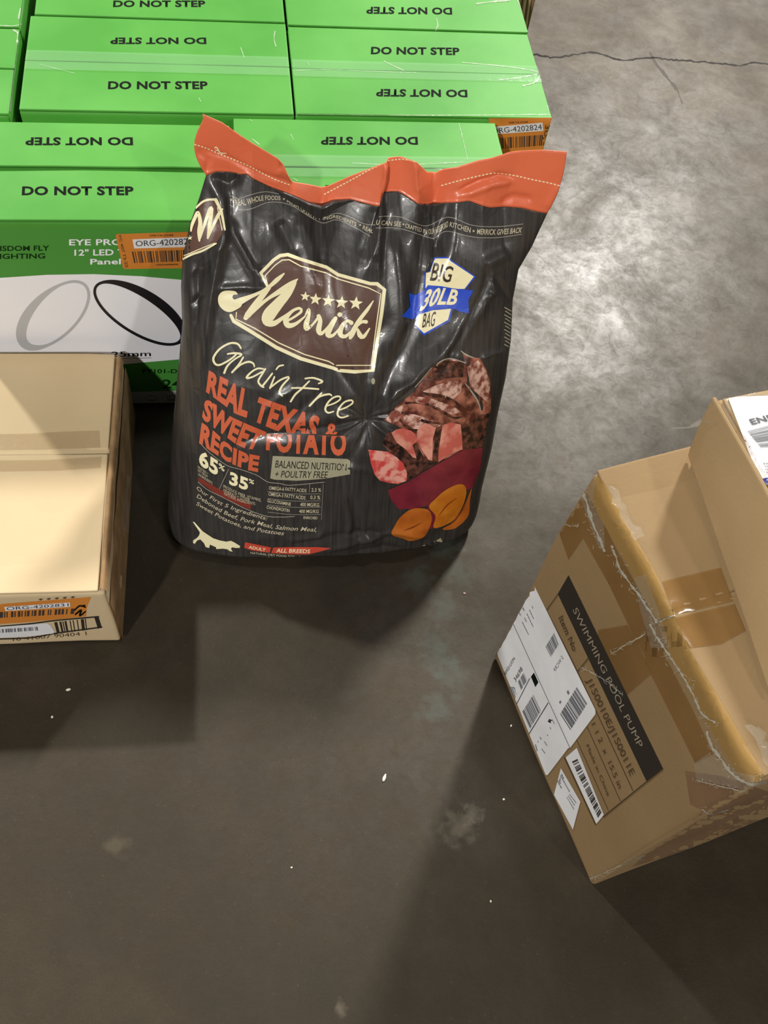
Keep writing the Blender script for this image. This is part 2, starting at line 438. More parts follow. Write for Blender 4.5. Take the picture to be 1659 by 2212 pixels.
# rows behind
C_, SCc, pC = green_carton(xM0, xM1, ybk, ybk + d1, 'green carton in the middle column, second row, behind the ring lamp carton', 0, 3, seam=.0012)
dns(pC, 342, 88, 206, 14, True); dns(pC, 341, 184, 214, 17, False)
D_, SD, pD = green_carton(xR0, xR, ybk + .002, ybk + d1 - .008, 'green carton in the right column with an orange barcode label on its front', 0, 4, seam=.001)
dns(pD, 897, 110, 190, 16, False, tilt=-1); dns(pD, 911, 201, 196, 16, True, tilt=-1)
xL1 = T(25, 200)[0]
E_, SE, pE = green_carton(xL1 - .41, xL1, ybk - .012, T(38, 62)[1], 'green carton in the left column, second row, cut by the left edge of the picture', 0, 5)
F_, SF, pF = green_carton(xM0 + .006, T(616, 10)[0] - .003, ybk + d1 + .004, ybk + 2 * d1 + .004, 'green carton in the middle column, third row, cut by the top edge of the picture', 0, 6)
dns(pF, 344, 8, 198, 14, False)
G_, SG, pG = green_carton(xR0, xR + .003, ybk + d1 - .003, ybk + 2 * d1, 'green carton in the right column, last row, at the top edge of the picture', 0, 7)
dns(pG, 884, 23, 184, 15, True, tilt=-1)
H_, SH, pH = green_carton(xL1 - .40, T(44, 40)[0], T(38, 62)[1] + .004, T(38, 62)[1] + d1, 'green carton in the left column, third row, at the top left corner of the picture', 0, 8)
tape_strip(xM0 + .002, xM1 - .002, ybk + d1 / 2, .05, ZT, C_); tape_strip(xR0 + .002, xR - .001, ybk + d1 / 2 - .004, .045, ZT, D_)
tape_strip(xa + .002, xR1 - .001, YF + d0 / 2 + .012, .05, ZT, B_)

# ring lamp carton: printed front
Z3 = lambda p: zc(p, 0, 460, 3.95)
pA.put('front_print', GREEND, 1, g_poly(Z3([(-720, 60), (1900, 68), (1900, 600), (1500, 560), (800, 520), (0, 552), (-720, 590)])))
pA.put('white_panel', WHITE, 2, g_poly(Z3([(-720, 592), (0, 554), (400, 528), (800, 522), (1200, 540), (1900, 602), (1900, 1215), (1520, 1250), (950, 1300), (400, 1335), (-720, 1360)])))
pA.put('front_print', GREEND, 1, g_poly(Z3([(-720, 1362), (400, 1337), (950, 1302), (1520, 1252), (1900, 1217), (1900, 1500), (950, 1530), (-720, 1550)])))
pA.put('icon_strip', mat('icon_strip_print', (196, 198, 196), .6), 1, g_poly(Z3([(-720, 1552), (950, 1533), (1900, 1505), (1900, 1615), (-720, 1640)])))
def ring_geom(cx, cy, a, b, rot, w1, w2, dx, dy):
    out = []; n = 60; pts = []
    for i in range(n + 1):
        t = 2 * math.pi * i / n
        x, y = a * math.cos(t), b * math.sin(t)
        wd = w2 + (w1 - w2) * max(0, math.cos(t - dx)) ** 1.2
        pts.append((cx + x * math.cos(rot) - y * math.sin(rot), cy + x * math.sin(rot) + y * math.cos(rot), wd))
    return g_stroke(pts, smooth=False, cap=False)
pA.put('ring_picture', RINGW, 3, ring_geom(*Z3([(468, 868)])[0], 91, 47, math.radians(-44), 22, 6, math.radians(215), 0))
pA.put('ring_picture#b', RINGB, 3, ring_geom(*Z3([(1185, 855)])[0], 109, 43, math.radians(31.5), 20, 6, math.radians(290), 0))
def zt_(s, l, r, h, bold=.02, Zf=Z3, shear=0):
    l, r = Zf([l])[0], Zf([r])[0]; hh = h
    return g_text(s, [(l[0], l[1] - hh), (r[0], r[1] - hh)], [l, r], bold, shear)
pA.put('dimension_lettering', BLACK, 3, zt_('25mm', (950, 1228), (1288, 1222), 11, .01), g_stroke(Z3([(935, 1243), (1290, 1236)]), .9))
pA.put('green_lettering', DARKG, 2, zt_('WISDOM FLY', (-95, 326), (420, 322), 11), zt_('LIGHTING', (-50, 393), (385, 389), 11),
       zt_('FY101-D', (1215, 1368), (1512, 1368), 9), zt_('2436W', (1385, 1497), (1900, 1490), 19))
pA.put('white_lettering', WHITE, 2, zt_('EYE PROTECTION', (590, 277), (1560, 272), 13), zt_('12" LED TRI', (635, 365), (1150, 360), 13), zt_('Panel Light', (770, 440), (1330, 436), 12))
pA.put('icon_print', GREY, 2, g_stroke(Z3([(1260, 1560), (1240, 1580), (1260, 1600), (1320, 1600), (1335, 1580), (1320, 1560), (1260, 1560)]), 1.2, False),
       g_stroke(Z3([(1070, 1555), (1120, 1560), (1090, 1600), (1130, 1605)]), 3), g_stroke(Z3([(1430, 1555), (1430, 1600), (1500, 1600)]), 1.5, False), g_stroke(Z3([(1445, 1560), (1490, 1560), (1490, 1590), (1445, 1590), (1445, 1560)]), 1.5, False))
def org_label(p, q, quad_white, txt, tt, tb, bars, nb, ext=None, lab='orange barcode label', part='barcode_label'):
    p.put(part, ORANGE_L, 3, g_poly(q)); p.put('number_plate', PAPER, 4, g_poly(quad_white))
    p.put('number_lettering', mat('label_ink', (58, 58, 66), .6), 5, g_text(txt, tt, tb, .0))
    p.put('barcode', BARC, 4, g_bars(bars, nb, 5))
org_label(pA, Z3([(985, 190), (1000, 180), (1700, 158), (1715, 470), (1070, 478), (1050, 470)]), Z3([(1130, 226), (1640, 204), (1645, 290), (1145, 303)]), 'ORG-4202828',
          Z3([(1155, 240), (1640, 215)]), Z3([(1160, 285), (1645, 268)]), Z3([(1125, 330), (1700, 312), (1700, 408), (1145, 428)]), 30)
pA.put('small_print', BROWNINK, 4, zt_('DELTA.COM', (1280, 200), (1475, 196), 3.4, .03), zt_('ORG4202828', (1330, 450), (1520, 445), 3.2, .03),
       g_text('FC 407 73-20', Z3([(1030, 190), (1095, 460)]), Z3([(1012, 195), (1070, 470)]), .01))
pA.flush({'barcode_label': 'orange barcode label', 'ring_picture': 'pale grey ring picture', 'ring_picture#b': 'black ring picture', 'white_panel': 'white printed panel'},
         {'number_plate': 'barcode_label', 'number_lettering': 'barcode_label', 'barcode': 'barcode_label', 'small_print': 'barcode_label'})
Z2 = lambda p: zc(p, 600, 0, 2.37)
org_label(pD, Z2([(1080, 606), (1402, 602), (1400, 640), (1372, 770), (1080, 790)]), Z2([(1095, 650), (1355, 628), (1360, 670), (1100, 688)]), 'ORG-4202824',
          Z2([(1095, 658), (1350, 636)]), Z2([(1098, 684), (1353, 664)]), Z2([(1110, 708), (1360, 690), (1355, 745), (1115, 765)]), 26)
pD.put('small_print', BROWNINK, 4, zt_('DELTA.COM', (1185, 632), (1280, 628), 3.4, .03, Z2),
       g_text('3UJL', Z2([(1392, 640), (1378, 745)]), Z2([(1370, 640), (1358, 745)]), .015))
# pale strokes painted as glints on the stretch film creases
def glints(p, root, lines, m=FILM_GLINT):
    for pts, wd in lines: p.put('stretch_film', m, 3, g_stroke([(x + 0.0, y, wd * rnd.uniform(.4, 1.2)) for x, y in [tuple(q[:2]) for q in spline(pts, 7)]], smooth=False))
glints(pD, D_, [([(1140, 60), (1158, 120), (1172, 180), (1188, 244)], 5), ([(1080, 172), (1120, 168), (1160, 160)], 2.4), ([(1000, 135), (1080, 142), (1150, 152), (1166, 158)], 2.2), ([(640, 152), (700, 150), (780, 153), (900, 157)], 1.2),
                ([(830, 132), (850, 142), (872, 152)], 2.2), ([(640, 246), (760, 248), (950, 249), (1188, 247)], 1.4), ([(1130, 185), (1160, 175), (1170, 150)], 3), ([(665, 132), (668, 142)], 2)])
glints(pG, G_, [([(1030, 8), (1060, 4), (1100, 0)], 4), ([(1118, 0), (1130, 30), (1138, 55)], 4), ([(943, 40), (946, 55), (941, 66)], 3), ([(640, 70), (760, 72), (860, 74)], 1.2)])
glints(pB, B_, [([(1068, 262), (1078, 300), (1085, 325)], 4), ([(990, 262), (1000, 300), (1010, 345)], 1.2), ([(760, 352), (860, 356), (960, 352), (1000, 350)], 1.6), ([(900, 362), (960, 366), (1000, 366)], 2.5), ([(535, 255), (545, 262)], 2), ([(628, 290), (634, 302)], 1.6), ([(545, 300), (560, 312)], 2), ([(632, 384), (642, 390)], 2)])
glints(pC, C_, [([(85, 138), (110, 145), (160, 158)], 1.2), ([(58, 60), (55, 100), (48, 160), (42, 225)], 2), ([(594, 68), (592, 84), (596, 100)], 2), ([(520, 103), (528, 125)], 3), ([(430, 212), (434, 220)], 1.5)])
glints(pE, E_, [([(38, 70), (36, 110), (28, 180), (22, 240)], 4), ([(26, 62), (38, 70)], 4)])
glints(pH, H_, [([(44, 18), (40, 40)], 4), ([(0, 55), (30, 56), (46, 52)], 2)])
for q in (pB, pC, pE, pF, pG, pH): q.flush({'stretch_film': 'painted glints on the stretch film creases'})
pD.flush({'barcode_label': 'orange barcode label', 'stretch_film': 'painted glints on the stretch film creases'}, {'number_plate': 'barcode_label', 'number_lettering': 'barcode_label', 'barcode': 'barcode_label', 'small_print': 'barcode_label'})

# brown carton behind the stack
yb = 1.98; pb = aty(1150, 30, yb)
root = empty('brown_carton', (pb.x - .22, yb + .2, 0), 'brown carton with striped print standing behind the green stack, mostly hidden', 'box')
bv = rbox(pb.x - .45, pb.x, yb, yb + .4, .001, .36, .004, 8, .002, 21); add('body', *bv, KRAFTD, root)
q = Print(surf(bv), root, 30, .0004)
for i, (a, wd, m) in enumerate(((1122, 3, 'd'), (1127, 4, 'l'), (1133, 2, 'd'), (1139, 5, 'l'), (1144, 2, 'd'), (1149, 3, 'l'), (1153, 1.5, 'd'))):
    q.put('stripe_print' + ('' if m == 'd' else '#l'), BROWNINK if m == 'd' else KRAFT2, 1, g_stroke([(a, -30), (a - 18, 100)], wd))
q.flush()

# ------------------------------------------------------------------ pale carton lying at the left
zc_ = .185
pA0 = atz(261, 1385); rx = pA0.x; fy = pA0.y; by = 1.098; xl = rx - .52
P_ = empty('pale_carton', ((xl + rx) / 2, (fy + by) / 2, 0), 'low pale brown carton on the floor at the left edge, its lid seam taped', 'box')
tw = math.radians(-1.5)
MT = Matrix.Translation((rx, fy, 0)) @ Matrix.Rotation(tw, 4, 'Z') @ Matrix.Translation((-rx, -fy, 0))
cb = rbox(xl, rx, fy, by, .001, zc_ - .006, .005, 10, .004, 31, M=MT); add('body', *cb, KRAFT2, P_)
ysm = atz(120, 977, zc_)[1]; fl = []
for k, (a, b) in enumerate(((fy + .002, ysm - .006), (ysm + .005, by - .002))):
    v, f = rbox(xl + .004, rx - .010, a, b, zc_ - .0055, zc_, .002, 12, 0, 40)
    v2 = []
    for p in v:
        e = (p.y - a) / (b - a); e = e if k == 0 else 1 - e; xr = (p.x - xl) / (rx - xl)
        v2.append(MT @ (p + Vector((0, 0, (-.010 * math.sin(math.pi * min(1, max(0, e))) if k == 0 else (-.006 * e + .004 * (1 - e))) * (1 if xr < .97 else .5) + .0015 * noise.noise(p * 9)))))
    fl.append((v2, f)); add('flap', v2, f, KRAFT2, P_)
# the crushed edge strip along the right side and torn outer layer on the side wall
ev = []; ef = []
nE = 40
for i in range(nE + 1):
    y = fy + .004 + (by - fy - .01) * i / nE; j1 = noise.noise(Vector((y * 22, 0, 0))); j2 = noise.noise(Vector((y * 35, 5, 0)))
    for (x, z) in ((rx - .0085, zc_ - .004), (rx - .006, zc_ + .002 + .0022 * j1), (rx - .001 + .001 * j2, zc_ + .001 + .0015 * j1), (rx + .003 + .0015 * j1, zc_ - .012 + .004 * j2)):
        ev.append(MT @ Vector((x, y, z)))
for i in range(nE):
    for k in range(3): ef.append((i * 4 + k, i * 4 + k + 1, (i + 1) * 4 + k + 1, (i + 1) * 4 + k))
add('edge_strip', ev, ef, KRAFTD, P_)
tv = []; tf = []
for i in range(31):
    y = fy + (by - fy) * i / 30; a = noise.noise(Vector((y * 16, 3, 0))); b = noise.noise(Vector((y * 28, 8, 0)))
    for z, x in ((.150 + .018 * a, rx + .0025), (.11 + .01 * b, rx + .0045 + .002 * a), (.05, rx + .003 + .0015 * b), (.006, rx + .0035)): tv.append(MT @ Vector((x, y, z)))
for i in range(30):
    for k in range(3): tf.append((i * 4 + k, i * 4 + k + 1, (i + 1) * 4 + k + 1, (i + 1) * 4 + k))
add('torn_side_layer', tv, tf, KRAFTD, P_)
fvv = []
c = MT @ Vector((rx, fy + .17, .02))
for i in range(9):
    a = noise.noise(Vector((i * 1.7, 2, 2)))
    for k in range(3): fvv.append(c + Vector((.003 + .007 * k * (0.6 + a) / 1.2, i * .014, .055 - .01 * k + .006 * a)))
add('film_scrap', fvv, [(i * 3 + k, i * 3 + k + 1, i * 3 + k + 4, i * 3 + k + 3) for i in range(8) for k in range(2)], FILM, P_)
CS = surf(cb, *fl); q = Print(CS, P_, 12, .0007)
ZC = lambda p: zc(p, 0, 740, 3.2525)
q.put('packing_tape', TAPEC, 1, g_poly(ZC([(-1300, 655), (200, 640), (450, 625), (700, 618), (705, 738), (300, 752), (-1300, 772)])))
q.put('packing_tape#2', TAPEC, 1, g_poly(ZC([(-1300, 835), (300, 825), (715, 802), (705, 880), (400, 900), (-1300, 925)])))
q.put('barcode_label', ORANGE_L, 1, g_poly(ZC([(-200, 1848), (0, 1838), (200, 1822), (640, 1788), (610, 1860), (605, 1925), (200, 1965), (-200, 1990)])))
q.put('number_plate', PAPER, 2, g_poly(ZC([(28, 1858), (490, 1826), (494, 1856), (40, 1886)])))
q.put('number_lettering', mat('label_ink', (58, 58, 66), .6), 3, g_text('ORG-4202831', ZC([(45, 1860), (480, 1832)]), ZC([(47, 1882), (482, 1852)]), .0))
q.put('barcode', BARC, 2, g_bars(ZC([(-60, 1897), (540, 1868), (535, 1905), (-60, 1938)]), 22, 4))
q.put('handwriting', BLACK, 2, g_stroke(ZC([(525, 1880, 10), (560, 1850, 12), (600, 1860, 10)])), g_stroke(ZC([(530, 1910, 12), (570, 1880, 14), (560, 1920, 12), (600, 1890, 10)])), g_ell(*ZC([(590, 1848)])[0], 3, 2))
q.put('printed_frame', INKD, 1, g_stroke(ZC([(-100, 2003), (190, 1978), (400, 1952), (692, 1926)]), 3), g_stroke(ZC([(-100, 2085), (200, 2075), (380, 2045), (560, 2020), (715, 2000)]), 3),
      g_poly(ZC([(662, 1930), (692, 1925), (715, 2000), (688, 2012)])), g_bars(ZC([(380, 1966), (610, 1940), (618, 2020), (400, 2045)]), 9, 9))
q.put('white_sticker', PAPER, 2, g_poly(ZC([(-100, 2005), (330, 1972), (352, 1985), (382, 2030), (375, 2044), (190, 2066), (-100, 2080)])))
q.put('sticker_print', GREY, 3, g_bars(ZC([(-80, 2020), (275, 1996), (280, 2022), (-80, 2045)]), 24, 8))
q.put('small_print', BROWNINK, 1, g_text('10 41007 90404 1', ZC([(90, 2075), (605, 2030)]), ZC([(90, 2098), (610, 2055)]), .0))
q.put('small_print', BROWNINK, 1, g_text('* * * * *', ZC([(270, 1800), (530, 1782)]), ZC([(270, 1822), (530, 1804)]), .02))
q.flush({'barcode_label': 'orange barcode label', 'white_sticker': 'white barcode sticker', 'packing_tape': 'clear tape on the rear flap', 'packing_tape#2': 'clear tape on the front flap'},
        {'number_plate': 'barcode_label', 'number_lettering': 'barcode_label', 'barcode': 'barcode_label', 'handwriting': 'barcode_label', 'sticker_print': 'white_sticker'})

# ------------------------------------------------------------------ pump carton at the right
PA, PB = atz(1065, 1420), atz(1275, 1912); ex = (PB - PA); wl = ex.length; ex.normalize(); ey = Vector((-ex.y, ex.x, 0)); hz = .585; DEP = .47
MP = Matrix(((ex.x, ey.x, 0, PA.x), (ex.y, ey.y, 0, PA.y), (0, 0, 1, 0), (0, 0, 0, 1)))
Q_ = empty('pump_carton', tuple(MP @ Vector((wl / 2, DEP / 2, 0))), 'tall brown taped carton for a swimming pool pump, black band on its side', 'box')
pb_ = rbox(0, wl, 0, DEP, .001, hz - .006, .006, 14, .004, 51, M=MP)
add('body', *pb_, KRAFTP, Q_)
fl = []
for k, (a, b) in enumerate(((.003, wl / 2 - .003), (wl / 2 + .003, wl - .003))):
    v, f = rbox(a, b, .004, DEP - .004, hz - .0055, hz, .002, 12, 0, 60)
    v2 = []
    for p in v:
        e = (p.x - a) / (b - a); e = e if k == 0 else 1 - e
        v2.append(MP @ (p + Vector((0, 0, -.012 * math.sin(math.pi * min(1, max(0, e * .9))) + .003 * noise.noise(p * 6)))))
    fl.append((v2, f)); add('flap', v2, f, KRAFTP, Q_)
QS = surf(pb_, *fl); q = Print(QS, Q_, 11, .0008)
ZP = lambda p: zc(p, 1040, 1180, 3.3525)
ZR = lambda p: zc(p, 1160, 820, 3.3246)
ZS = lambda p: zc(p, 1200, 1350, 3.6144)
# tape
q.put('packing_tape', TAPE, 1, g_poly(ZR([(215, 850), (285, 740), (330, 760), (440, 950), (560, 1200), (700, 1450), (860, 1730), (930, 1928), (820, 2060), (700, 1860), (520, 1480), (330, 1140), (225, 1295), (130, 1020)])),
      g_poly(ZS([(700, 0), (760, 80), (900, 330), (1060, 640), (1180, 900), (1230, 1010), (1090, 1080), (1000, 900), (830, 560), (700, 300)])),
      g_poly(ZS([(330, 40), (560, 0), (760, 370), (560, 545), (330, 240)])))
q.put('amber_tape', TAPEY, 2, g_poly(ZR([(300, 730), (440, 700), (480, 740), (700, 1120), (880, 1430), (980, 1690), (860, 1730), (700, 1420), (560, 1180), (430, 950), (350, 790)])),
      g_poly(ZR([(870, 1745), (990, 1700), (1075, 1928), (930, 1928)])),
      g_poly(ZS([(800, 0), (960, 0), (1060, 220), (1270, 560), (1640, 1190), (1500, 1250), (1380, 1100), (1180, 760), (1010, 450), (860, 160)])))
q.put('packing_tape#seam', TAPE, 1, g_poly(ZR([(900, 1450), (1320, 1350), (1410, 1590), (985, 1690)])), g_poly(ZR([(1000, 1710), (1420, 1610), (1500, 1800), (1320, 1900), (1080, 1928)])))
# printed panel
q.put('black_band', INKD, 2, g_poly(ZP([(630, 210), (1315, 1612), (1195, 1702), (552, 345)])))
q.put('printed_rules', BROWNINK, 2, g_stroke(ZP([(557, 343), (470, 465)]), 2), g_stroke(ZP([(770, 815), (692, 912)]), 2.2), g_stroke(ZP([(1312, 1614), (885, 1958)]), 2.8),
      g_stroke(ZP([(470, 465), (700, 920), (1095, 1768)]), 1.6), g_stroke(ZP([(765, 1310), (1005, 1845)]), 1.3), g_stroke(ZP([(690, 1405), (918, 1912)]), 1.3), g_stroke(ZP([(600, 1530), (825, 2015)]), 2.4))
q.put('lettering', BROWNINK, 2, g_text('Item No', ZP([(590, 500), (692, 742)]), ZP([(556, 522), (662, 765)]), .012), g_text('J1S0010E/J1S0011E', ZP([(795, 948), (1112, 1640)]), ZP([(757, 970), (1078, 1668)]), .005),
      g_text('1 1 2  x  15.5 in', ZP([(822, 1275), (1020, 1738)]), ZP([(796, 1292), (992, 1758)]), 0), g_text('Made in China', ZP([(775, 1432), (930, 1798)]), ZP([(757, 1445), (912, 1812)]), 0))
q.put('band_lettering', mat('band_text_ink', (150, 138, 118), .6), 3, g_text('SWIMMING POOL PUMP', ZP([(692, 440), (1172, 1440)]), ZP([(660, 462), (1136, 1462)]), 0))
q.put('shipping_label', PAPER, 3, g_poly(ZP([(365, 250), (825, 1185), (826, 1215), (642, 1460), (628, 1462), (478, 1658), (465, 1655), (110, 772)])))
q.put('label_print', GREY, 4, g_stroke(ZP([(225, 552), (640, 1460)]), 1.3), *[g_bars(ZP(z), k, sd, thick=1.3) for z, k, sd in (([(525, 628), (463, 728), (500, 802), (558, 712)], 13, 2), ([(690, 1020), (565, 1222), (640, 1338), (765, 1140)], 20, 3), ([(375, 1075), (295, 1200), (350, 1322), (430, 1190)], 20, 4), ([(305, 915), (262, 985), (285, 1045), (330, 970)], 11, 6))],
      g_lines([*ZP([(300, 330), (345, 420), (240, 560), (200, 480)])], 4, 3, .2), g_lines([*ZP([(370, 420), (420, 530), (330, 660), (280, 560)])], 5, 4, .2), g_lines([*ZP([(640, 1020), (660, 1060), (550, 1200), (530, 1170)])], 2, 5, .2),
      g_text('S WCRP', ZP([(580, 790), (520, 890)]), ZP([(595, 810), (532, 915)]), 0), g_lines([*ZP([(240, 1020), (260, 1070), (240, 1110), (195, 1010)])], 8, 8, .7),
      g_lines([*ZP([(430, 1370), (460, 1430), (390, 1500), (380, 1450)])], 3, 7, .3), g_lines([*ZP([(520, 1240), (560, 1330), (470, 1560), (420, 1500)])], 5, 9, .12))
q.put('label_ink', BLACK, 4, g_poly(ZP([(380, 915), (412, 985), (390, 1020), (358, 945)])), g_stroke(ZP([(350, 955), (255, 1142)]), 1.4), g_stroke(ZP([(482, 1135), (345, 1358)]), 1.6),
      g_text('34698', ZP([(232, 960), (285, 870)]), ZP([(248, 985), (300, 895)]), 0), g_text('BHGI-LION', ZP([(160, 918), (232, 800)]), ZP([(175, 935), (245, 815)]), 0), g_text('R', ZP([(480, 1270), (495, 1240)]), ZP([(500, 1280), (515, 1255)]), .04))
q.put('barcode_sticker', PAPER, 3, g_poly(ZP([(610, 1530), (690, 1460), (886, 1945), (832, 2010)])))
q.put('barcode', BARC, 4, g_bars([*ZP([(695, 1540), (870, 1930), (845, 1970), (655, 1560)])], 26, 5, thick=1.2))
q.put('small_label', PAPER, 3, g_poly(ZP([(575, 1607), (716, 1850), (662, 2052), (525, 1800)])))
q.put('small_label_print', GREY, 4, g_lines([*ZP([(580, 1640), (650, 1770), (620, 1830), (545, 1700)])], 6, 12, .7), g_lines([*ZP([(640, 1790), (690, 1850), (665, 1920), (610, 1820)])], 3, 13, .3))
# short pale strokes paint the glints of film and tape wrinkles
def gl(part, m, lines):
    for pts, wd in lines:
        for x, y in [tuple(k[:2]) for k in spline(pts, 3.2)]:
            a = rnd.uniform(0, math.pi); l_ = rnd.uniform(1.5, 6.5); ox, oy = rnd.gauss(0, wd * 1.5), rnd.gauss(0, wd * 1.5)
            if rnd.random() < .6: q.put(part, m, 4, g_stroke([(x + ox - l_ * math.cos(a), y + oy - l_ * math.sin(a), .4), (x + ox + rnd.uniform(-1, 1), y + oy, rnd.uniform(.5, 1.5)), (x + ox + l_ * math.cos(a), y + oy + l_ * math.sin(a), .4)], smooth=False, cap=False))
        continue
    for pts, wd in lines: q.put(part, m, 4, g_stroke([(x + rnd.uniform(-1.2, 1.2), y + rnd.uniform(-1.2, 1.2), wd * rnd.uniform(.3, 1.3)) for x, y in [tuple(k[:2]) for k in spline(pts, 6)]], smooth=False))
gl('painted_glint', FILM_GLINT, [(ZR([(300, 750), (350, 870), (390, 1000), (430, 1100), (480, 1230)]), 7), (ZR([(540, 1200), (610, 1380), (740, 1560), (860, 1740)]), 5), (ZS([(740, 0), (800, 110), (880, 230), (1010, 430), (1100, 600), (1150, 700), (1240, 760)]), 5),
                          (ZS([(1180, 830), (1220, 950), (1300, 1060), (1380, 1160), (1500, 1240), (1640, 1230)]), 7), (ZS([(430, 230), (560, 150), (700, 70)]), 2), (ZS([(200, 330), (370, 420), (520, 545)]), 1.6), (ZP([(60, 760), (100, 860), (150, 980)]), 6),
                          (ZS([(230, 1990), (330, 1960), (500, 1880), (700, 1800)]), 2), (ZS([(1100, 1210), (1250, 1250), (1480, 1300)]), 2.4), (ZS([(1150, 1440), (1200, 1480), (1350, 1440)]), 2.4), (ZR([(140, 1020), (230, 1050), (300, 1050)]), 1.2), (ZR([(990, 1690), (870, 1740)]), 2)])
q.put('stretch_film', FILM, 3, g_poly(ZR([(285, 735), (420, 700), (400, 900), (480, 1030), (490, 1250), (430, 1180), (380, 1040), (330, 900)])), g_poly(ZR([(700, 1420), (780, 1400), (900, 1740), (960, 1928), (820, 1928), (740, 1650)])),
      g_poly(ZS([(1080, 1080), (1200, 1000), (1420, 1150), (1560, 1180), (1500, 1290), (1250, 1240), (1100, 1200)])))
q.put('worn_tape', mat('rosy_tape', (136, 102, 78), .3, .5, (156, 120, 90), 12, 4, alpha=.5, bump=.3, bscale=70), 1, g_poly(ZS([(1010, 1140), (1300, 1180), (1659, 1300), (1900, 1300), (1900, 1500), (1500, 1640), (1000, 1770), (600, 1890), (700, 1790), (1000, 1600), (1150, 1450), (1050, 1400)])))
q.flush({'black_band': 'black printed band', 'shipping_label': 'white shipping label', 'amber_tape': 'amber tape along the upper edge', 'worn_tape': 'rosy worn tape on the end wall', 'barcode_sticker': 'white barcode sticker', 'small_label': 'small white label'},
        {'band_lettering': 'black_band', 'label_print': 'shipping_label', 'label_ink': 'shipping_label', 'barcode': 'barcode_sticker', 'small_label_print': 'small_label'})
# crumpled film tab sticking up at the corner
def crumple(name, root, pts, wd, z, m):
    v = []; f = []
    for i, p in enumerate(pts):
        for k in range(4): v.append(Vector(p) + Vector((rnd.uniform(-1, 1), rnd.uniform(-1, 1), rnd.uniform(0, 1.4))) * .004 + ey * (k / 3 - .5) * wd)
    for i in range(len(pts) - 1):
        for k in range(3): f.append((i * 4 + k, i * 4 + k + 1, (i + 1) * 4 + k + 1, (i + 1) * 4 + k))
    return add(name, v, f, m, root)
crumple('film_scrap', Q_, [MP @ Vector((.03 + .010 * i, .006, hz + .002 + .002 * (i % 2))) for i in range(8)], .010, 0, FILM)
crumple('film_scrap', Q_, [MP @ Vector((wl - .05 + .009 * i, .02, hz + .001 + .003 * (i % 2))) for i in range(6)], .014, 0, FILM)

# ------------------------------------------------------------------ carton with the big white label, on top
zb, zt2 = hz + .002, .685
b1 = atz(1487, 985, zb); t1 = atz(1540, 858, zt2); t2 = atz(1659, 1068, zt2)
dx = (t2 - t1); dx.normalize(); dy = Vector((-dx.y, dx.x, 0)) 
if dy.x < 0: dy = -dy
org = Vector(((b1.x + t1.x) / 2, (b1.y + t1.y) / 2, 0)) - dx * .0
Lw, Dw = .31, .40
MW = Matrix(((dx.x, dy.x, 0, org.x), (dx.y, dy.y, 0, org.y), (0, 0, 1, 0), (0, 0, 0, 1)))
W_ = empty('labelled_carton', tuple(MW @ Vector((Lw / 2, Dw / 2, zb))), 'flat brown carton with a big white label, lying on top of the pump carton', 'box')
v, f = rbox(0, Lw, .007, Dw, zb + .0005, zt2 - .005, .004, 12, 0, 71)
b2 = atz(1659, 1490, zb); db = (b2 - b1).normalized(); dt = (t2 - t1).normalized()
def wpt(p, bul=0):
    e = (p.z - zb) / (zt2 - zb)
    q = (b1 + db * p.x) * (1 - e) + (t1 + dt * p.x) * e + dy * (p.y - bul)
    q.z = p.z; return q
v2 = []
for p in v:
    e = (p.z - zb) / (zt2 - zb); bul = .005 * math.sin(math.pi * e) * (1 - p.y / Dw) if p.y < Dw / 2 else 0
    v2.append(wpt(p, bul) + Vector((noise.noise(p * 5), noise.noise(p * 6 + Vector((4, 4, 4))), 0)) * .002)
wb = (v2, f); add('body', *wb, KRAFT, W_)
lv, lf = rbox(.004, Lw - .002, .010, Dw - .002, zt2 - .0045, zt2, .002, 10, 0, 72)
lv = [wpt(p) + Vector((0, 0, .002 * noise.noise(p * 7))) for p in lv]; add('flap', lv, lf, KRAFT, W_)
gv, gf = rbox(.0, Lw, -.001, .004, zb + .0008, zt2 + .001, .0018, 12, 0, 73)
gv = [wpt(p, .003 * math.sin(math.pi * (p.z - zb) / (zt2 - zb))) + Vector((noise.noise(p * 9), noise.noise(p * 8), 0)) * .0015 for p in gv]; add('side_flap', gv, gf, KRAFT, W_)
q = Print(surf(wb, (lv, lf)), W_, 8, .0012)
q.put('white_label', PAPER, 2, g_poly(ZR([(1370, 125), (1800, 110), (2100, 700), (1620, 755), (1520, 520), (1450, 330)])))
q.put('label_lettering', mat('slate_ink', (78, 78, 84), .6), 3, g_text('ENMI', ZR([(1520, 285), (1730, 235)]), ZR([(1545, 325), (1760, 275)]), .03))
q.put('label_barcode', GREY, 3, g_bars([*ZR([(1660, 330), (1800, 480), (1610, 490), (1510, 370)])], 14, 3))
q.put('label_stripe', NAVY, 3, g_poly(ZR([(1610, 712), (1700, 700), (1700, 735), (1625, 752)])))
q.put('small_print', GREY, 3, g_lines([*ZR([(1620, 595), (1750, 585), (1760, 670), (1640, 680)])], 4, 3, .3))
q.put('stretch_film', FILM, 1, g_poly(ZR([(1340, 70), (1700, 50), (1700, 118), (1370, 130), (1400, 220), (1440, 360), (1400, 380), (1330, 180)])))
q.flush({'white_label': 'big white label'}, {'label_lettering': 'white_label', 'label_barcode': 'white_label', 'label_stripe': 'white_label', 'small_print': 'white_label'})
crumple('film_scrap', W_, [org + Vector((-.012 + .004 * i, .012 - .004 * i, zb + .03 + .009 * i)) for i in range(7)], .03, 0, FILM)

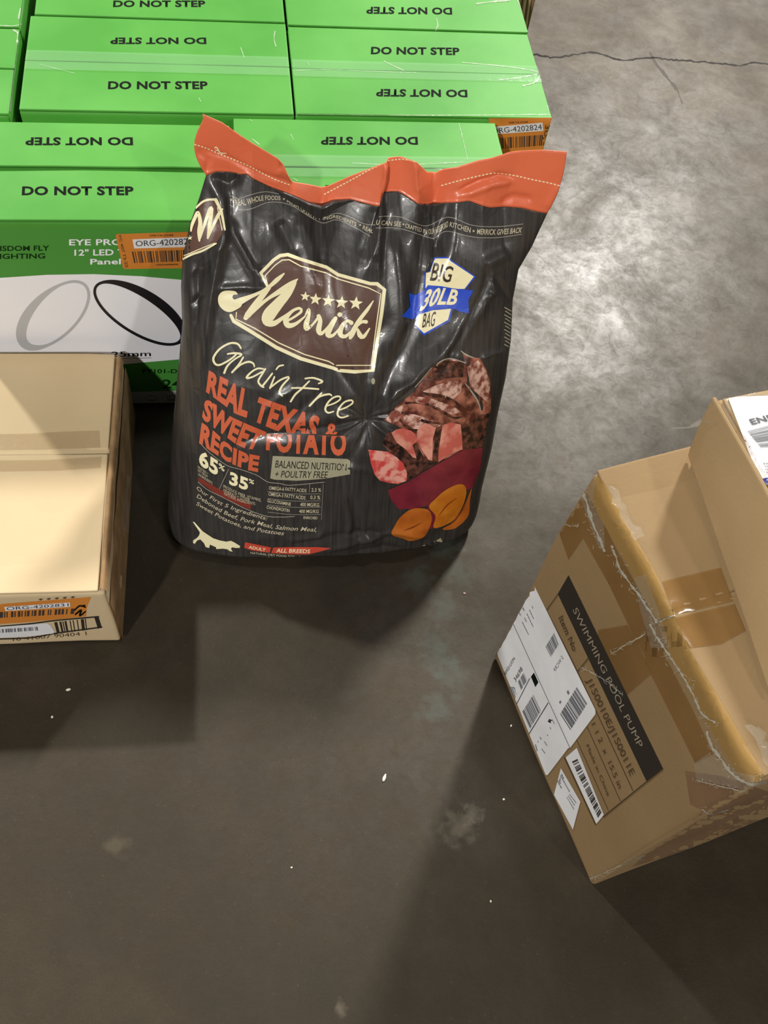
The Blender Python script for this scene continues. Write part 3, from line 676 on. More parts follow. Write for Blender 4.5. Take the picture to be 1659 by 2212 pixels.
# ------------------------------------------------------------------ the bag
BY0, BSL = .865, .44                       # mid sheet of the bag: Y = BY0 + BSL * Z, leaning back on the cartons
def mid(u, v):
    r = ray(u, v); t = (BY0 + BSL * EYE) / (r[1] - BSL * r[2]); p = CAM + t * r
    return np.array([p[0], p[2]])
def midcurve(px): return np.array([mid(*p) for p in px])
def resamp(P, n):
    s = np.r_[0, np.cumsum(np.hypot(*np.diff(P, axis=0).T))]; s /= s[-1]; t = np.linspace(0, 1, n)
    return np.stack([np.interp(t, s, P[:, 0]), np.interp(t, s, P[:, 1])], 1)
LEFT = [(352, 1060), (362, 985), (369, 900), (378, 830), (388, 745), (393, 680), (391, 616), (394, 558), (411, 480), (431, 425), (445, 379)]
RIGHT = [(1028, 1060), (1042, 985), (1060, 920), (1072, 860), (1090, 790), (1102, 720), (1107, 640), (1120, 578), (1150, 530), (1182, 461)]
BOUND = [(445, 379), (467, 370), (519, 376), (533, 373), (582, 402), (632, 425), (669, 445), (698, 454), (721, 440), (756, 432), (817, 440), (826, 418), (845, 416), (867, 417), (925, 446), (942, 446), (982, 434), (1011, 429), (1058, 445), (1127, 448), (1182, 461)]
TOPE = [(438, 245), (480, 262), (540, 303), (600, 342), (612, 358), (632, 403), (668, 412), (698, 421), (712, 416), (760, 385), (838, 344), (868, 341), (898, 346), (925, 378), (944, 384), (960, 372), (1030, 345), (1100, 327), (1170, 322), (1222, 325)]
NSx, NTy, NTo = 230, 270, 26
Lc = resamp(midcurve(LEFT), NTy + 1); Rc = resamp(midcurve(RIGHT), NTy + 1)
zl = Lc[0, 1]; zr = Rc[0, 1]
Lc[:, 1] -= zl * np.linspace(1, 0, NTy + 1) ** 3; Rc[:, 1] -= zr * np.linspace(1, 0, NTy + 1) ** 3
Bc = midcurve(BOUND); Tc = resamp(Bc, NSx + 1)
s_ = np.linspace(0, 1, NSx + 1); t_ = np.linspace(0, 1, NTy + 1)
S2, T2 = np.meshgrid(s_, t_)
def coons(S, Tt, Lc, Rc, B, Tp):
    out = np.zeros(S.shape + (2,))
    for k in range(2):
        out[..., k] = ((1 - S) * Lc[:, k][:, None] + S * Rc[:, k][:, None] + (1 - Tt ** 3) * B[:, k][None] + Tt ** 3 * Tp[:, k][None]
                       - ((1 - S) * (1 - Tt ** 3) * B[0, k] + S * (1 - Tt ** 3) * B[-1, k] + (1 - S) * Tt ** 3 * Tp[0, k] + S * Tt ** 3 * Tp[-1, k]))
    return out
Bot = np.stack([Lc[0, 0] + (Rc[0, 0] - Lc[0, 0]) * s_, 0 * s_], 1)
# blend: body rows follow the sides linearly, the wavy top line fades in near the top
XZ = np.zeros(S2.shape + (2,))
lerpT = Tc[0][None] * (1 - s_)[:, None] + Tc[-1][None] * s_[:, None]
for k in range(2):
    XZ[..., k] = (1 - S2) * Lc[:, k][:, None] + S2 * Rc[:, k][:, None] + (T2 ** 5) * (Tc[:, k] - lerpT[:, k])[None]
Hh = np.interp(t_, [0, .03, .1, .3, .5, .7, .82, .92, 1], [.076, .096, .108, .110, .096, .062, .040, .017, .002])[:, None]
pw = np.interp(t_, [0, .5, 1], [3.2, 2.5, 2.2])[:, None]
prof = (1 - np.abs(2 * S2 - 1) ** pw) ** (1 / pw)
# denser columns near the sides would be lost in the rounding, so remap s
S3 = .5 - .5 * np.cos(np.pi * (.03 + .94 * S2)); S3 = (S3 - S3.min()) / (S3.max() - S3.min())
S4 = .55 * S2 + .45 * S3
for k in range(2):
    XZ[..., k] = (1 - S4) * Lc[:, k][:, None] + S4 * Rc[:, k][:, None] + (T2 ** 5) * (np.interp(S4[0], s_, Tc[:, k] - lerpT[:, k]))[None]
prof = np.clip(1 - np.abs(2 * S4 - 1) ** pw, 0, 1) ** (1 / pw)
def wrap(XZ, H, dirz):
    X, Z = XZ[..., 0], XZ[..., 1]
    return np.stack([X, BY0 + BSL * Z - H, Z + H * dirz], -1)
DZ = (.28 * np.clip(T2 * 3, 0, 1))
FR = wrap(XZ, Hh * prof, DZ)
BK = wrap(XZ, -Hh * prof * .8, 0 * DZ)
for A in (FR, BK):
    # rounded foot of the bag
    zz = np.clip(A[..., 2] / .045, 0, 1); k = .93 + .07 * np.sqrt(1 - (1 - zz) ** 2)
    cx = .5 * (Lc[0, 0] + Rc[0, 0]); A[..., 0] = cx + (A[..., 0] - cx) * k
# ----- folds, pressed into the film where the photograph shows them
def seg_dist(PX, PY, pts):
    best = np.full(PX.shape, 1e9); side = np.zeros(PX.shape); par = np.zeros(PX.shape); q = np.array(pts, float)
    ln = np.r_[0, np.cumsum(np.hypot(*np.diff(q, axis=0).T))]
    for i in range(len(q) - 1):
        d = q[i + 1] - q[i]; l2 = (d ** 2).sum(); t = np.clip(((PX - q[i, 0]) * d[0] + (PY - q[i, 1]) * d[1]) / l2, 0, 1)
        ex_, ey_ = PX - q[i, 0] - t * d[0], PY - q[i, 1] - t * d[1]; D = np.hypot(ex_, ey_); m = D < best
        best = np.where(m, D, best); side = np.where(m, np.sign(d[0] * ey_ - d[1] * ex_), side); par = np.where(m, (ln[i] + t * np.sqrt(l2)) / ln[-1], par)
    return best, side, par
FOLD = [  # points, height (mm, + out), width px, kind
 ([(795, 912), (774, 918), (690, 925), (612, 937), (569, 941), (510, 962)], -5, 7, 'v'), ([(600, 925), (700, 905), (790, 900)], 4, 14, 'g'), ([(560, 965), (650, 955), (770, 950)], 3, 12, 'g'),
 ([(795, 905), (770, 850), (733, 800), (713, 770), (673, 712), (650, 660)], -3, 5, 'v'), ([(800, 895), (760, 790), (735, 700), (715, 600), (700, 500)], 4, 14, 'g'),
 ([(797, 895), (790, 830), (800, 760), (830, 690)], -5, 12, 'g'), ([(805, 895), (850, 790), (890, 700), (905, 600), (915, 500), (925, 450)], -9, 18, 'g'), ([(815, 890), (900, 810), (980, 740), (1040, 660), (1060, 600)], 7, 16, 'g'),
 ([(835, 880), (900, 830), (945, 790)], -4, 7, 'v'), ([(850, 780), (870, 690), (860, 600), (850, 500)], 6, 18, 'g'),
 ([(487, 470), (520, 530), (565, 607)], -8, 12, 'g'), ([(504, 490), (560, 585)], 4, 8, 'g'), ([(650, 462), (662, 530), (690, 640)], 6, 14, 'g'), ([(600, 480), (640, 560)], -4, 14, 'g'),
 ([(696, 452), (705, 520), (700, 590)], -7, 18, 'g'), ([(448, 378), (478, 430), (487, 490), (470, 560), (455, 640), (440, 740), (432, 840)], 8, 12, 'g'), ([(425, 560), (430, 640), (425, 720)], -5, 12, 'g'),
 ([(455, 380), (495, 400), (520, 380)], -4, 10, 'g'), ([(400, 600), (440, 570), (480, 520)], 3, 8, 'g'), ([(410, 660), (445, 640)], -3, 7, 'g'), ([(470, 625), (530, 618), (570, 620)], 3, 7, 'g'),
 ([(822, 440), (812, 500), (795, 560)], -6, 7, 's'), ([(945, 448), (938, 520), (945, 560)], -6, 10, 'g'), ([(958, 470), (935, 560), (925, 600)], 4, 9, 's'), ([(985, 440), (975, 540), (955, 620)], 3, 12, 'g'),
 ([(1055, 590), (1080, 615), (1102, 650)], -4, 7, 'g'), ([(1055, 590), (1040, 640), (1015, 690), (960, 790)], -5, 9, 'g'), ([(1060, 585), (1070, 630), (1050, 640)], 4, 7, 'g'), ([(1045, 570), (1100, 545)], 5, 14, 'g'),
 ([(1040, 775), (1062, 765), (1088, 758)], 4, 5, 'v'), ([(1002, 765), (1000, 800), (1003, 830), (1025, 865), (1040, 910)], -3, 5, 'v'), ([(1010, 765), (1010, 800), (1012, 826), (1034, 862), (1048, 900)], 3, 5, 'v'),
 ([(940, 790), (960, 775), (1000, 780), (1010, 790)], 3, 5, 'v'), ([(835, 885), (855, 840), (900, 815)], 3, 6, 'g'),
 ([(795, 918), (770, 960), (745, 1010), (760, 1090), (775, 1160), (770, 1200)], -4, 9, 'g'), ([(790, 915), (765, 965), (752, 985)], 3, 6, 'v'), ([(800, 918), (850, 950), (880, 965)], 3, 8, 'g'), ([(805, 915), (860, 912), (900, 905)], -3, 8, 'g'),
 ([(745, 1010), (800, 1015), (840, 1040)], 3, 8, 'g'), ([(740, 1060), (760, 1130), (745, 1180)], 4, 7, 'g'), ([(700, 1140), (690, 1160), (620, 1165)], 4, 7, 'g'), ([(620, 1180), (720, 1160), (800, 1150), (880, 1170)], -5, 8, 'g'),
 ([(690, 1190), (780, 1170), (850, 1150), (930, 1165)], 5, 6, 'g'), ([(760, 1195), (830, 1180), (880, 1190)], -4, 5, 'g'), ([(800, 1020), (790, 1080), (780, 1140), (830, 1200)], 3, 7, 'g'), ([(900, 1180), (960, 1150), (1000, 1100)], -4, 12, 'g'),
 ([(530, 1170), (620, 1150), (700, 1120)], 2, 10, 'g'), ([(650, 830), (600, 860), (560, 900)], 3, 9, 'g'), ([(700, 840), (640, 890)], -2, 8, 'g'), ([(415, 900), (425, 1000), (420, 1080), (400, 1150)], 4, 14, 'g'),
]
def press(A, front=True):
    PX, PY = proj_np(A); D = np.zeros(PX.shape)
    for pts, h, wd, kind in FOLD:
        d, sd, par = seg_dist(PX, PY, pts); tap = np.clip(np.minimum(par, 1 - par) * 5 + .25, 0, 1)
        if kind == 'g': D += h * tap * np.exp(-(d / wd) ** 2)
        elif kind == 'v': D += h * tap * np.exp(-d / wd)
        else: D += h * tap * np.tanh(sd * d / 4) * np.exp(-(d / (wd * 3)) ** 2)
    r = np.hypot(PX - 795, PY - 912); th = np.arctan2(PY - 912, PX - 795)
    D += -9 * np.exp(-(r / 45) ** 2) + 2.2 * np.cos(th * 9 + 1.5 * np.sin(th * 2)) * np.exp(-((r - 45) / 45) ** 2) + 1.2 * np.cos(th * 17 + 2) * np.exp(-((r - 35) / 25) ** 2)
    # pleats below the seam
    q = np.interp(PX, [440, 500, 545, 632, 698, 770, 818, 832, 866, 900, 940, 985, 1040, 1090, 1182], [4, -4, 6, -10, -22, -2, 10, -6, -4, 8, -14, 4, 8, -2, 4])
    yb_ = np.interp(PX, [b[0] for b in BOUND], [b[1] for b in BOUND])
    D += q * np.exp(-(np.clip(PY - yb_, 0, None) / 130) ** 1.5)
    return D * .001, PX, PY
def fbm(A, sc, amp, seed):
    out = np.zeros(A.shape[:2]); fl_ = A.reshape(-1, 3)
    o = np.array([noise.noise(Vector((p[0] * sc + seed, p[1] * sc, p[2] * sc * .8))) for p in fl_]); return amp * o.reshape(A.shape[:2])
D, PX, PY = press(FR)
edge = np.clip(np.minimum(S2, 1 - S2) * 14, 0, 1)
D = D * edge + (fbm(FR, 14, .003, 1) + fbm(FR, 34, .0012, 5)) * np.clip(edge, .3, 1) * np.clip((1 - T2) * 6, .2, 1)
ND = np.array([0, -.95, .31])
FR2 = FR + D[..., None] * ND
BK2 = BK + (fbm(BK, 10, .006, 9) * edge)[..., None] * np.array([0, 1, 0])
FR2[..., 2] = np.maximum(FR2[..., 2], .0008); BK2[..., 2] = np.maximum(BK2[..., 2], .0008)
lim = YF - .004; BK2[..., 1] = np.where(BK2[..., 2] < ZT + .012, np.minimum(BK2[..., 1], lim), BK2[..., 1])
def grid_faces(n, m, off=0, flip=False):
    return [tuple(off + k for k in ((j * m + i, j * m + i + 1, (j + 1) * m + i + 1, (j + 1) * m + i)[::-1 if flip else 1])) for j in range(n - 1) for i in range(m - 1)]
bv_ = [Vector(p) for p in FR2.reshape(-1, 3)]; nb_ = len(bv_)
bf_ = grid_faces(NTy + 1, NSx + 1)
bkv = [Vector(p) for p in BK2.reshape(-1, 3)]
bkf = grid_faces(NTy + 1, NSx + 1, nb_, True)
M_ = NSx + 1; sf = []
for j in range(NTy):
    a, b = j * M_, (j + 1) * M_; sf.append((a + nb_, a, b, b + nb_)); a += NSx; b += NSx; sf.append((a, a + nb_, b + nb_, b))
for i in range(NSx): sf.append((i + 1, i, i + nb_, i + 1 + nb_)); t0_ = NTy * M_; sf.append((t0_ + i, t0_ + i + 1, t0_ + i + 1 + nb_, t0_ + i + nb_))

FILMB = mat('black_bag_film', (42, 41, 41), .36, .45, (66, 62, 59), 22, 6, .3, .72, stretch=(11, 1, .3))
def bag_film(m, crease=.22, bs=55, bd=.003, fine=.12):
    """glossy plastic: crinkles of two sizes"""
    nt = m.node_tree; b = nt.nodes['Principled BSDF']; g = nt.nodes.new('ShaderNodeNewGeometry')
    n1 = nt.nodes.new('ShaderNodeTexNoise'); n1.inputs['Scale'].default_value = bs; n1.inputs['Detail'].default_value = 3; n1.inputs['Distortion'].default_value = 1.2
    v1 = nt.nodes.new('ShaderNodeTexVoronoi'); v1.feature = 'DISTANCE_TO_EDGE'; v1.inputs['Scale'].default_value = 26
    wp = nt.nodes.new('ShaderNodeTexNoise'); wp.inputs['Scale'].default_value = 12
    ad = nt.nodes.new('ShaderNodeVectorMath'); ad.operation = 'MULTIPLY_ADD'; ad.inputs[1].default_value = (.12, .12, .12)
    nt.links.new(g.outputs['Position'], wp.inputs['Vector']); nt.links.new(wp.outputs['Color'], ad.inputs[0]); nt.links.new(g.outputs['Position'], ad.inputs[2])
    nt.links.new(ad.outputs[0], v1.inputs['Vector']); nt.links.new(g.outputs['Position'], n1.inputs['Vector'])
    b1_ = nt.nodes.new('ShaderNodeBump'); b1_.inputs['Strength'].default_value = crease; b1_.inputs['Distance'].default_value = bd; nt.links.new(v1.outputs['Distance'], b1_.inputs['Height'])
    b2_ = nt.nodes.new('ShaderNodeBump'); b2_.inputs['Strength'].default_value = fine; b2_.inputs['Distance'].default_value = .002; nt.links.new(n1.outputs[0], b2_.inputs['Height']); nt.links.new(b1_.outputs[0], b2_.inputs['Normal'])
    nt.links.new(b2_.outputs[0], b.inputs['Normal']); b.inputs['Coat Weight'].default_value = .14; b.inputs['Coat Roughness'].default_value = .1; nt.links.new(b2_.outputs[0], b.inputs['Coat Normal']); return m
bag_film(FILMB)
def ink(name, rgb, rgb2=None, sc=10, lo=.35, hi=.65, rough=.34, **k): return bag_film(mat(name, rgb, rough, .5, rgb2, sc, 5, lo, hi, **k))
ORB = ink('orange_bag_film', (228, 110, 72), (236, 120, 82), 5, rough=.38)
BG = empty('dog_food_bag', (float(FR2[0, :, 0].mean()), .86, 0), 'full black plastic dog food bag with orange top, leaning on the green cartons', 'bag')
add('sack', bv_ + bkv, bf_ + bkf + sf, FILMB, BG)
# ----- orange top strip: from the black edge up to the folded rim
Tt = resamp(midcurve(TOPE), 400); Bm = resamp(midcurve(BOUND), 400)
def by_px(curve_px, curve3, n):    # sample a curve at even steps, kept in step with the pleats
    return resamp(curve3, n)
TopS = np.stack([np.interp(S4[0], np.linspace(0, 1, 400), Tt[:, k]) for k in range(2)], 1)
# match top and bottom by horizontal position
xb = XZ[-1, :, 0]; zb_ = XZ[-1, :, 1]
xt = Tt[0, 0] + (xb - xb[0]) / (xb[-1] - xb[0]) * (Tt[-1, 0] - Tt[0, 0]); zt__ = np.interp(xt, Tt[:, 0], Tt[:, 1])
tq = np.linspace(0, 1, NTo + 1)[:, None]
OX = xb[None] * (1 - tq) + xt[None] * tq; OZ = zb_[None] * (1 - tq) + zt__[None] * tq
OX = OX - .014 * np.sin(np.pi * np.clip(tq * 1.1, 0, 1)) * np.exp(-S4[0][None] * 25) + .006 * np.sin(np.pi * tq) * np.exp(-(1 - S4[0][None]) * 25)
OR = np.stack([OX, BY0 + BSL * OZ, OZ], -1)
opx, opy = proj_np(OR)
Dtop = D[-1][None] * np.ones_like(tq)
pl = np.interp(opx, [440, 520, 600, 632, 698, 760, 832, 840, 866, 895, 940, 985, 1060, 1120, 1220], [4, 8, 2, -16, -26, -8, 8, -4, -4, 8, -18, 0, 8, 2, 6]) * .001
Do = Dtop * (1 - tq) + pl * tq
for pts, h, wd in (([(420, 318), (480, 335), (560, 372), (640, 405)], -3, 6), ([(985, 415), (1035, 388), (1075, 376), (1110, 384)], -5, 6), ([(1000, 420), (1060, 395), (1110, 390)], 4, 8), ([(1080, 440), (1110, 425), (1150, 430)], -4, 8),
                   ([(835, 350), (828, 420)], 5, 5), ([(898, 350), (902, 415)], 4, 5), ([(445, 375), (450, 345), (425, 325)], -3, 6), ([(1180, 450), (1205, 400)], 3, 10), ([(640, 400), (600, 365)], 4, 9)):
    d, sd, par = seg_dist(opx, opy, pts); Do = Do + h * .001 * np.exp(-(d / wd) ** 2) * np.clip(np.minimum(par, 1 - par) * 6 + .2, 0, 1)
OR = OR + Do[..., None] * ND; OR[0] = FR2[-1]
th = .0016; ov = [Vector(p) for p in OR.reshape(-1, 3)]; no_ = len(ov)
ovb = [Vector(p) + Vector((0, th, -.0003)) for p in OR.reshape(-1, 3)]
of = grid_faces(NTo + 1, M_) + grid_faces(NTo + 1, M_, no_, True)
for i in range(NSx): k = NTo * M_ + i; of.append((k, k + 1, k + 1 + no_, k + no_)); of.append((i + 1, i, i + no_, i + 1 + no_))
for j in range(NTo): a, b = j * M_, (j + 1) * M_; of.append((a + no_, a, b, b + no_)); a += NSx; b += NSx; of.append((a, a + no_, b + no_, b))
add('top_strip', ov + ovb, of, ORB, BG)['label'] = 'orange folded top strip'
BS = surf((bv_, bf_), (ov, grid_faces(NTo + 1, M_)))
if True:
    q = Print(BS, BG, 9.0, .00045)
    CREAM = ink('cream_ink', (255, 246, 200)); CREAM2 = ink('cream_ink_dull', (206, 196, 166)); BROWN = ink('brown_shield_ink', (92, 66, 56), (104, 76, 66), 6); BROWND = ink('dark_brown_ink', (58, 42, 34))
    ORI = ink('orange_ink', (208, 98, 62), (218, 108, 72), 8); REDI = ink('red_ink', (214, 80, 62)); MAR = ink('dull_red_ink', (132, 52, 42))
    KHAKI = ink('khaki_ink', (168, 164, 138)); GREYI = ink('grey_line_ink', (176, 170, 156)); BLUE = ink('blue_ink_bag', (30, 76, 206)); BLK = ink('black_ink_bag', (34, 32, 30))
    ZL = lambda p: zc(p, 400, 530, 3.6065); ZA = lambda p: zc(p, 380, 240, 3.456); ZB = lambda p: zc(p, 780, 300, 3.456)
    ZG = lambda p: zc(p, 400, 720, 4.1475); ZD = lambda p: zc(p, 400, 930, 4.1475); ZE = lambda p: zc(p, 740, 700, 4.0975)
    # stitches
    def stitches(path, n):
        qs, ss = arc(path)
        for i in range(n):
            a, b = i / n, (i + .62) / n
            p0 = (np.interp(a, ss, qs[:, 0]), np.interp(a, ss, qs[:, 1])); p1 = (np.interp(b, ss, qs[:, 0]), np.interp(b, ss, qs[:, 1]))
            q.put('stitching', CREAM, 2, g_stroke([p0, p1], 2.3, False, False))
    stitches([(420, 312), (445, 320), (480, 335), (530, 355), (570, 376), (600, 390), (628, 400)], 30)
    stitches([(700, 420), (760, 388), (800, 366), (838, 349)], 20); stitches([(838, 347), (868, 344), (898, 349)], 8)
    stitches([(953, 401), (1000, 388), (1040, 379), (1070, 374), (1110, 379), (1150, 388), (1185, 395), (1212, 402)], 32)
    q.put('thread_end', CREAM, 2, g_stroke(ZA([(290, 275, 8), (300, 268, 8), (315, 285, 8), (330, 312, 10), (375, 315, 6)])), g_stroke(ZA([(295, 290, 6), (315, 295, 6)])))
    # header band
    up = ZA([(400, 630), (470, 652), (540, 630), (640, 605), (720, 608), (850, 650), (1000, 760), (1100, 795), (1200, 762), (1300, 790), (1400, 840), (1490, 850)])
    dn = ZA([(400, 700), (470, 735), (560, 730), (700, 680), (850, 700), (1000, 790), (1100, 835), (1200, 812), (1330, 865), (1450, 935)])
    up2 = ZA([(1515, 790), (1560, 785), (1659, 788)])[:2] + ZB([(300, 585), (480, 650), (650, 585), (830, 645), (1020, 655), (1210, 635)])
    dn2 = ZB([(110, 665), (290, 670), (500, 735), (550, 738), (640, 690), (820, 730), (1000, 738), (1200, 712)])
    q.put('header_rule', GREYI, 1, g_stroke(up, 1.1), g_stroke(dn, 1.1)); q.put('header_rule#2', GREYI, 1, g_stroke(up2, 1.1), g_stroke(dn2, 1.1))
    q.put('header_lettering', CREAM2, 2, g_star(*ZA([(413, 662)])[0], 4.2), g_text('REAL WHOLE FOODS', ZA([(440, 660), (540, 652), (640, 630), (780, 634)]), ZA([(450, 706), (540, 700), (640, 668), (780, 664)]), .012), g_star(*ZA([(806, 656)])[0], 3))
    q.put('header_lettering#2', CREAM2, 2, g_text('HIGH QUALITY INGREDIENTS', ZA([(830, 655), (930, 712), (1020, 778), (1120, 788), (1200, 778), (1350, 832)]), ZA([(830, 680), (930, 738), (1020, 800), (1120, 812), (1200, 800), (1345, 862)]), .008), g_text('REAL', ZA([(1400, 850), (1475, 888)]), ZA([(1392, 882), (1468, 912)]), .01), g_star(*ZA([(1375, 850)])[0], 3))
    q.put('header_lettering#3', CREAM2, 2, g_text('U CAN SEE', ZB([(118, 605), (302, 620)]), ZB([(110, 640), (300, 655)]), .012), g_star(*ZB([(316, 638)])[0], 3), g_text('CRAFTED IN', ZB([(330, 630), (492, 678)]), ZB([(330, 662), (488, 708)]), .008), g_text('OUR HEREFORD', ZB([(502, 675), (560, 660), (650, 612)]), ZB([(505, 712), (560, 705), (650, 655)]), .01),
          g_text('KITCHEN', ZB([(665, 618), (820, 662)]), ZB([(660, 655), (815, 702)]), .012), g_star(*ZB([(840, 688)])[0], 3.4), g_text('MERRICK GIVES BACK', ZB([(868, 672), (1030, 675), (1206, 660)]), ZB([(864, 712), (1030, 715), (1196, 700)]), .012))
    # gusset emblem at the left shoulder
    q.put('gusset_emblem', BROWN, 1, g_poly(ZA([(60, 1100), (85, 960), (110, 850), (150, 720), (195, 672), (295, 655), (345, 740), (365, 890), (300, 985), (200, 1040)])))
    q.put('gusset_emblem_lines', CREAM, 2, g_stroke(ZA([(150, 722, 14), (195, 680, 16), (240, 662, 16), (300, 660, 18)])), g_stroke(ZA([(298, 662, 26), (340, 750, 20), (366, 885, 14)]), smooth=False), g_stroke(ZA([(310, 720, 6), (345, 890, 6)])), g_stroke(ZA([(42, 1110, 12), (120, 1070, 16), (200, 1042, 16), (300, 988, 10)])), g_stroke(ZA([(60, 1080, 6), (190, 1025, 7), (290, 985, 5)])),
          g_stroke(ZA([(112, 895, 12), (120, 850, 22), (145, 790, 26), (165, 755, 22), (182, 830, 30), (175, 900, 32), (175, 968, 14)])), g_stroke(ZA([(180, 950, 14), (215, 840, 22), (255, 730, 26), (268, 720, 24), (255, 830, 30), (238, 948, 16)])), g_stroke(ZA([(240, 945, 14), (290, 830, 22), (320, 770, 26), (348, 730, 10)])), g_star(*ZA([(104, 945)])[0], 6))
    # shield
    q.put('shield', BROWN, 1, g_poly(ZL([(585, 215), (690, 112), (780, 70), (890, 103), (1100, 168), (1190, 226), (1440, 296), (1500, 298), (1552, 350), (1500, 720), (1462, 980), (1200, 980), (1150, 958), (900, 885), (710, 798), (510, 673), (375, 593), (352, 548), (400, 510), (480, 450), (640, 330)])))
    q.put('shield_border', CREAM, 2, g_stroke(ZL([(640, 325, 14), (590, 215, 28), (690, 113, 26), (740, 80, 28), (800, 72, 28), (890, 105, 26), (1100, 170, 26), (1190, 228, 26), (1440, 298, 26), (1495, 300, 30), (1552, 345, 30), (1530, 530, 28), (1500, 720, 26), (1462, 975, 30), (1320, 985, 28), (1200, 975, 26), (1150, 955, 26), (900, 882, 28), (710, 795, 28), (510, 670, 28), (378, 590, 30), (356, 545, 24)]), smooth=False),
          g_stroke(ZL([(652, 335, 8), (622, 237, 9), (700, 155, 9), (755, 115, 9), (810, 112, 9), (900, 162, 9), (1100, 215, 9), (1190, 262, 9), (1430, 332, 9), (1524, 378, 9), (1490, 620, 9), (1450, 935, 9), (1170, 935, 9), (1120, 905, 9), (930, 850, 9), (730, 760, 9), (540, 645, 9), (395, 575, 9), (400, 522, 8)]), smooth=False))
    MW_ = [[(400, 452, 66), (440, 430, 52), (520, 395, 30), (600, 358, 24), (660, 318, 28), (720, 265, 34), (770, 220, 12)], [(655, 330, 28), (600, 395, 44), (540, 470, 48), (490, 540, 50), (468, 566, 30)],
           [(472, 566, 34), (560, 485, 30), (650, 412, 26), (760, 345, 46), (830, 300, 44), (876, 262, 8)], [(852, 292, 34), (800, 370, 62), (720, 460, 84), (655, 540, 100), (640, 590, 78), (690, 608, 44), (760, 565, 28), (830, 515, 20)],
           [(795, 588, 20), (850, 558, 18), (905, 515, 22), (890, 490, 22), (835, 512, 24), (785, 570, 40), (800, 622, 44), (860, 612, 28), (935, 552, 12)], [(930, 558, 10), (962, 498, 22), (965, 540, 24), (945, 610, 44), (945, 652, 32), (990, 620, 18), (1040, 558, 20)],
           [(1040, 552, 34), (1052, 590, 34), (1040, 660, 42), (1060, 688, 28), (1110, 640, 18), (1150, 580, 14)], [(1172, 568, 30), (1130, 640, 44), (1112, 698, 40), (1150, 702, 24), (1200, 650, 14)],
           [(1295, 604, 34), (1262, 588, 22), (1222, 630, 36), (1208, 690, 40), (1245, 710, 28), (1300, 665, 14)], [(1466, 432, 8), (1420, 500, 26), (1352, 590, 32), (1302, 685, 42), (1286, 722, 26)], [(1305, 665, 16), (1370, 600, 22), (1410, 596, 30)], [(1345, 655, 18), (1362, 700, 40), (1390, 712, 30), (1436, 648, 12)]]
    q.put('brand_lettering', CREAM, 3, *[g_stroke(ZL(s)) for s in MW_], g_ell(*ZL([(1204, 540)])[0], 5.2), g_poly(ZL([(258, 400), (290, 360), (345, 352), (395, 360), (412, 382), (375, 385), (368, 405), (390, 425), (440, 420), (440, 470), (400, 500), (350, 520), (300, 505), (262, 460)]), True))
    for sx, sy, sr in ((935, 398, 40), (1015, 420, 50), (1114, 432, 52), (1218, 445, 54), (1330, 452, 56)): q.put('star#%d' % sx, CREAM, 3, g_star(*ZL([(sx, sy)])[0], sr / 3.6, .1))
    q.put('trademark_dot', KHAKI, 2, g_ell(*ZL([(1465, 1058)])[0], 4, 7))
    GF = [[(500, 135, 14), (470, 95, 18), (400, 90, 18), (310, 140, 18), (255, 215, 20), (262, 265, 20), (300, 285, 18), (370, 255, 17), (430, 215, 16), (460, 185, 14)], [(380, 185, 14), (440, 178, 18), (505, 190, 18), (440, 235, 14), (380, 290, 18), (350, 355, 20)],
          [(520, 215, 16), (480, 280, 17), (420, 350, 18)], [(425, 345, 14), (500, 280, 16), (570, 255, 18), (612, 272, 16), (620, 300, 12)], [(700, 320, 14), (650, 315, 16), (590, 350, 17), (550, 398, 20), (600, 392, 16), (690, 345, 14)], [(718, 318, 16), (690, 365, 16), (655, 430, 17), (685, 475, 18), (702, 482, 16)],
          [(780, 360, 16), (735, 420, 16), (692, 472, 18)], [(815, 325, 12), (840, 295, 16), (880, 285, 14)], [(800, 390, 14), (760, 490, 18)], [(765, 485, 14), (850, 420, 16), (925, 390, 16), (930, 402, 16), (870, 470, 18), (845, 530, 18), (870, 560, 14)],
          [(1075, 405, 14), (1150, 400, 16), (1230, 430, 18), (1195, 450, 12)], [(955, 490, 14), (1060, 490, 16), (1195, 500, 16)], [(1112, 428, 14), (1040, 500, 17), (985, 550, 18), (945, 612, 16)], [(1222, 535, 14), (1170, 590, 17), (1115, 650, 18)], [(1120, 645, 14), (1200, 570, 16), (1290, 545, 17), (1312, 560, 12)],
          [(1270, 650, 12), (1340, 625, 14), (1390, 590, 15), (1380, 565, 16), (1330, 575, 16), (1280, 620, 17), (1255, 680, 18), (1280, 712, 16), (1330, 700, 12)], [(1370, 690, 12), (1440, 665, 14), (1500, 625, 15), (1490, 600, 16), (1430, 615, 16), (1380, 670, 17), (1365, 730, 18), (1400, 755, 16), (1460, 740, 12)]]
    q.put('script_lettering', CREAM, 2, *[g_stroke(ZG(s)) for s in GF])
    cut1 = (ZG([(880, 893)])[0], (-.03, 1)); cut2 = (ZG([(880, 905)])[0], (.03, -1))
    q.put('orange_lettering', ORI, 2, g_text('REAL', ZG([(212, 332), (345, 398), (500, 480), (588, 515)]), ZG([(186, 525), (345, 640), (440, 715), (552, 758)]), .05))
    q.put('orange_lettering#2', ORI, 2, g_text('TEXAS', ZG([(662, 568), (860, 640), (1020, 690), (1215, 752)]), ZG([(600, 780), (740, 840), (870, 890), (1160, 960)]), .05), g_text('&', ZG([(1270, 795), (1385, 820)]), ZG([(1245, 950), (1360, 965)]), .03), clips=[cut1])
    q.put('orange_lettering#3', ORI, 2, g_text('SWEET', ZG([(178, 582), (300, 655), (400, 740), (560, 815), (728, 885)]), ZG([(148, 762), (310, 885), (500, 1020), (648, 1040)]), .05))
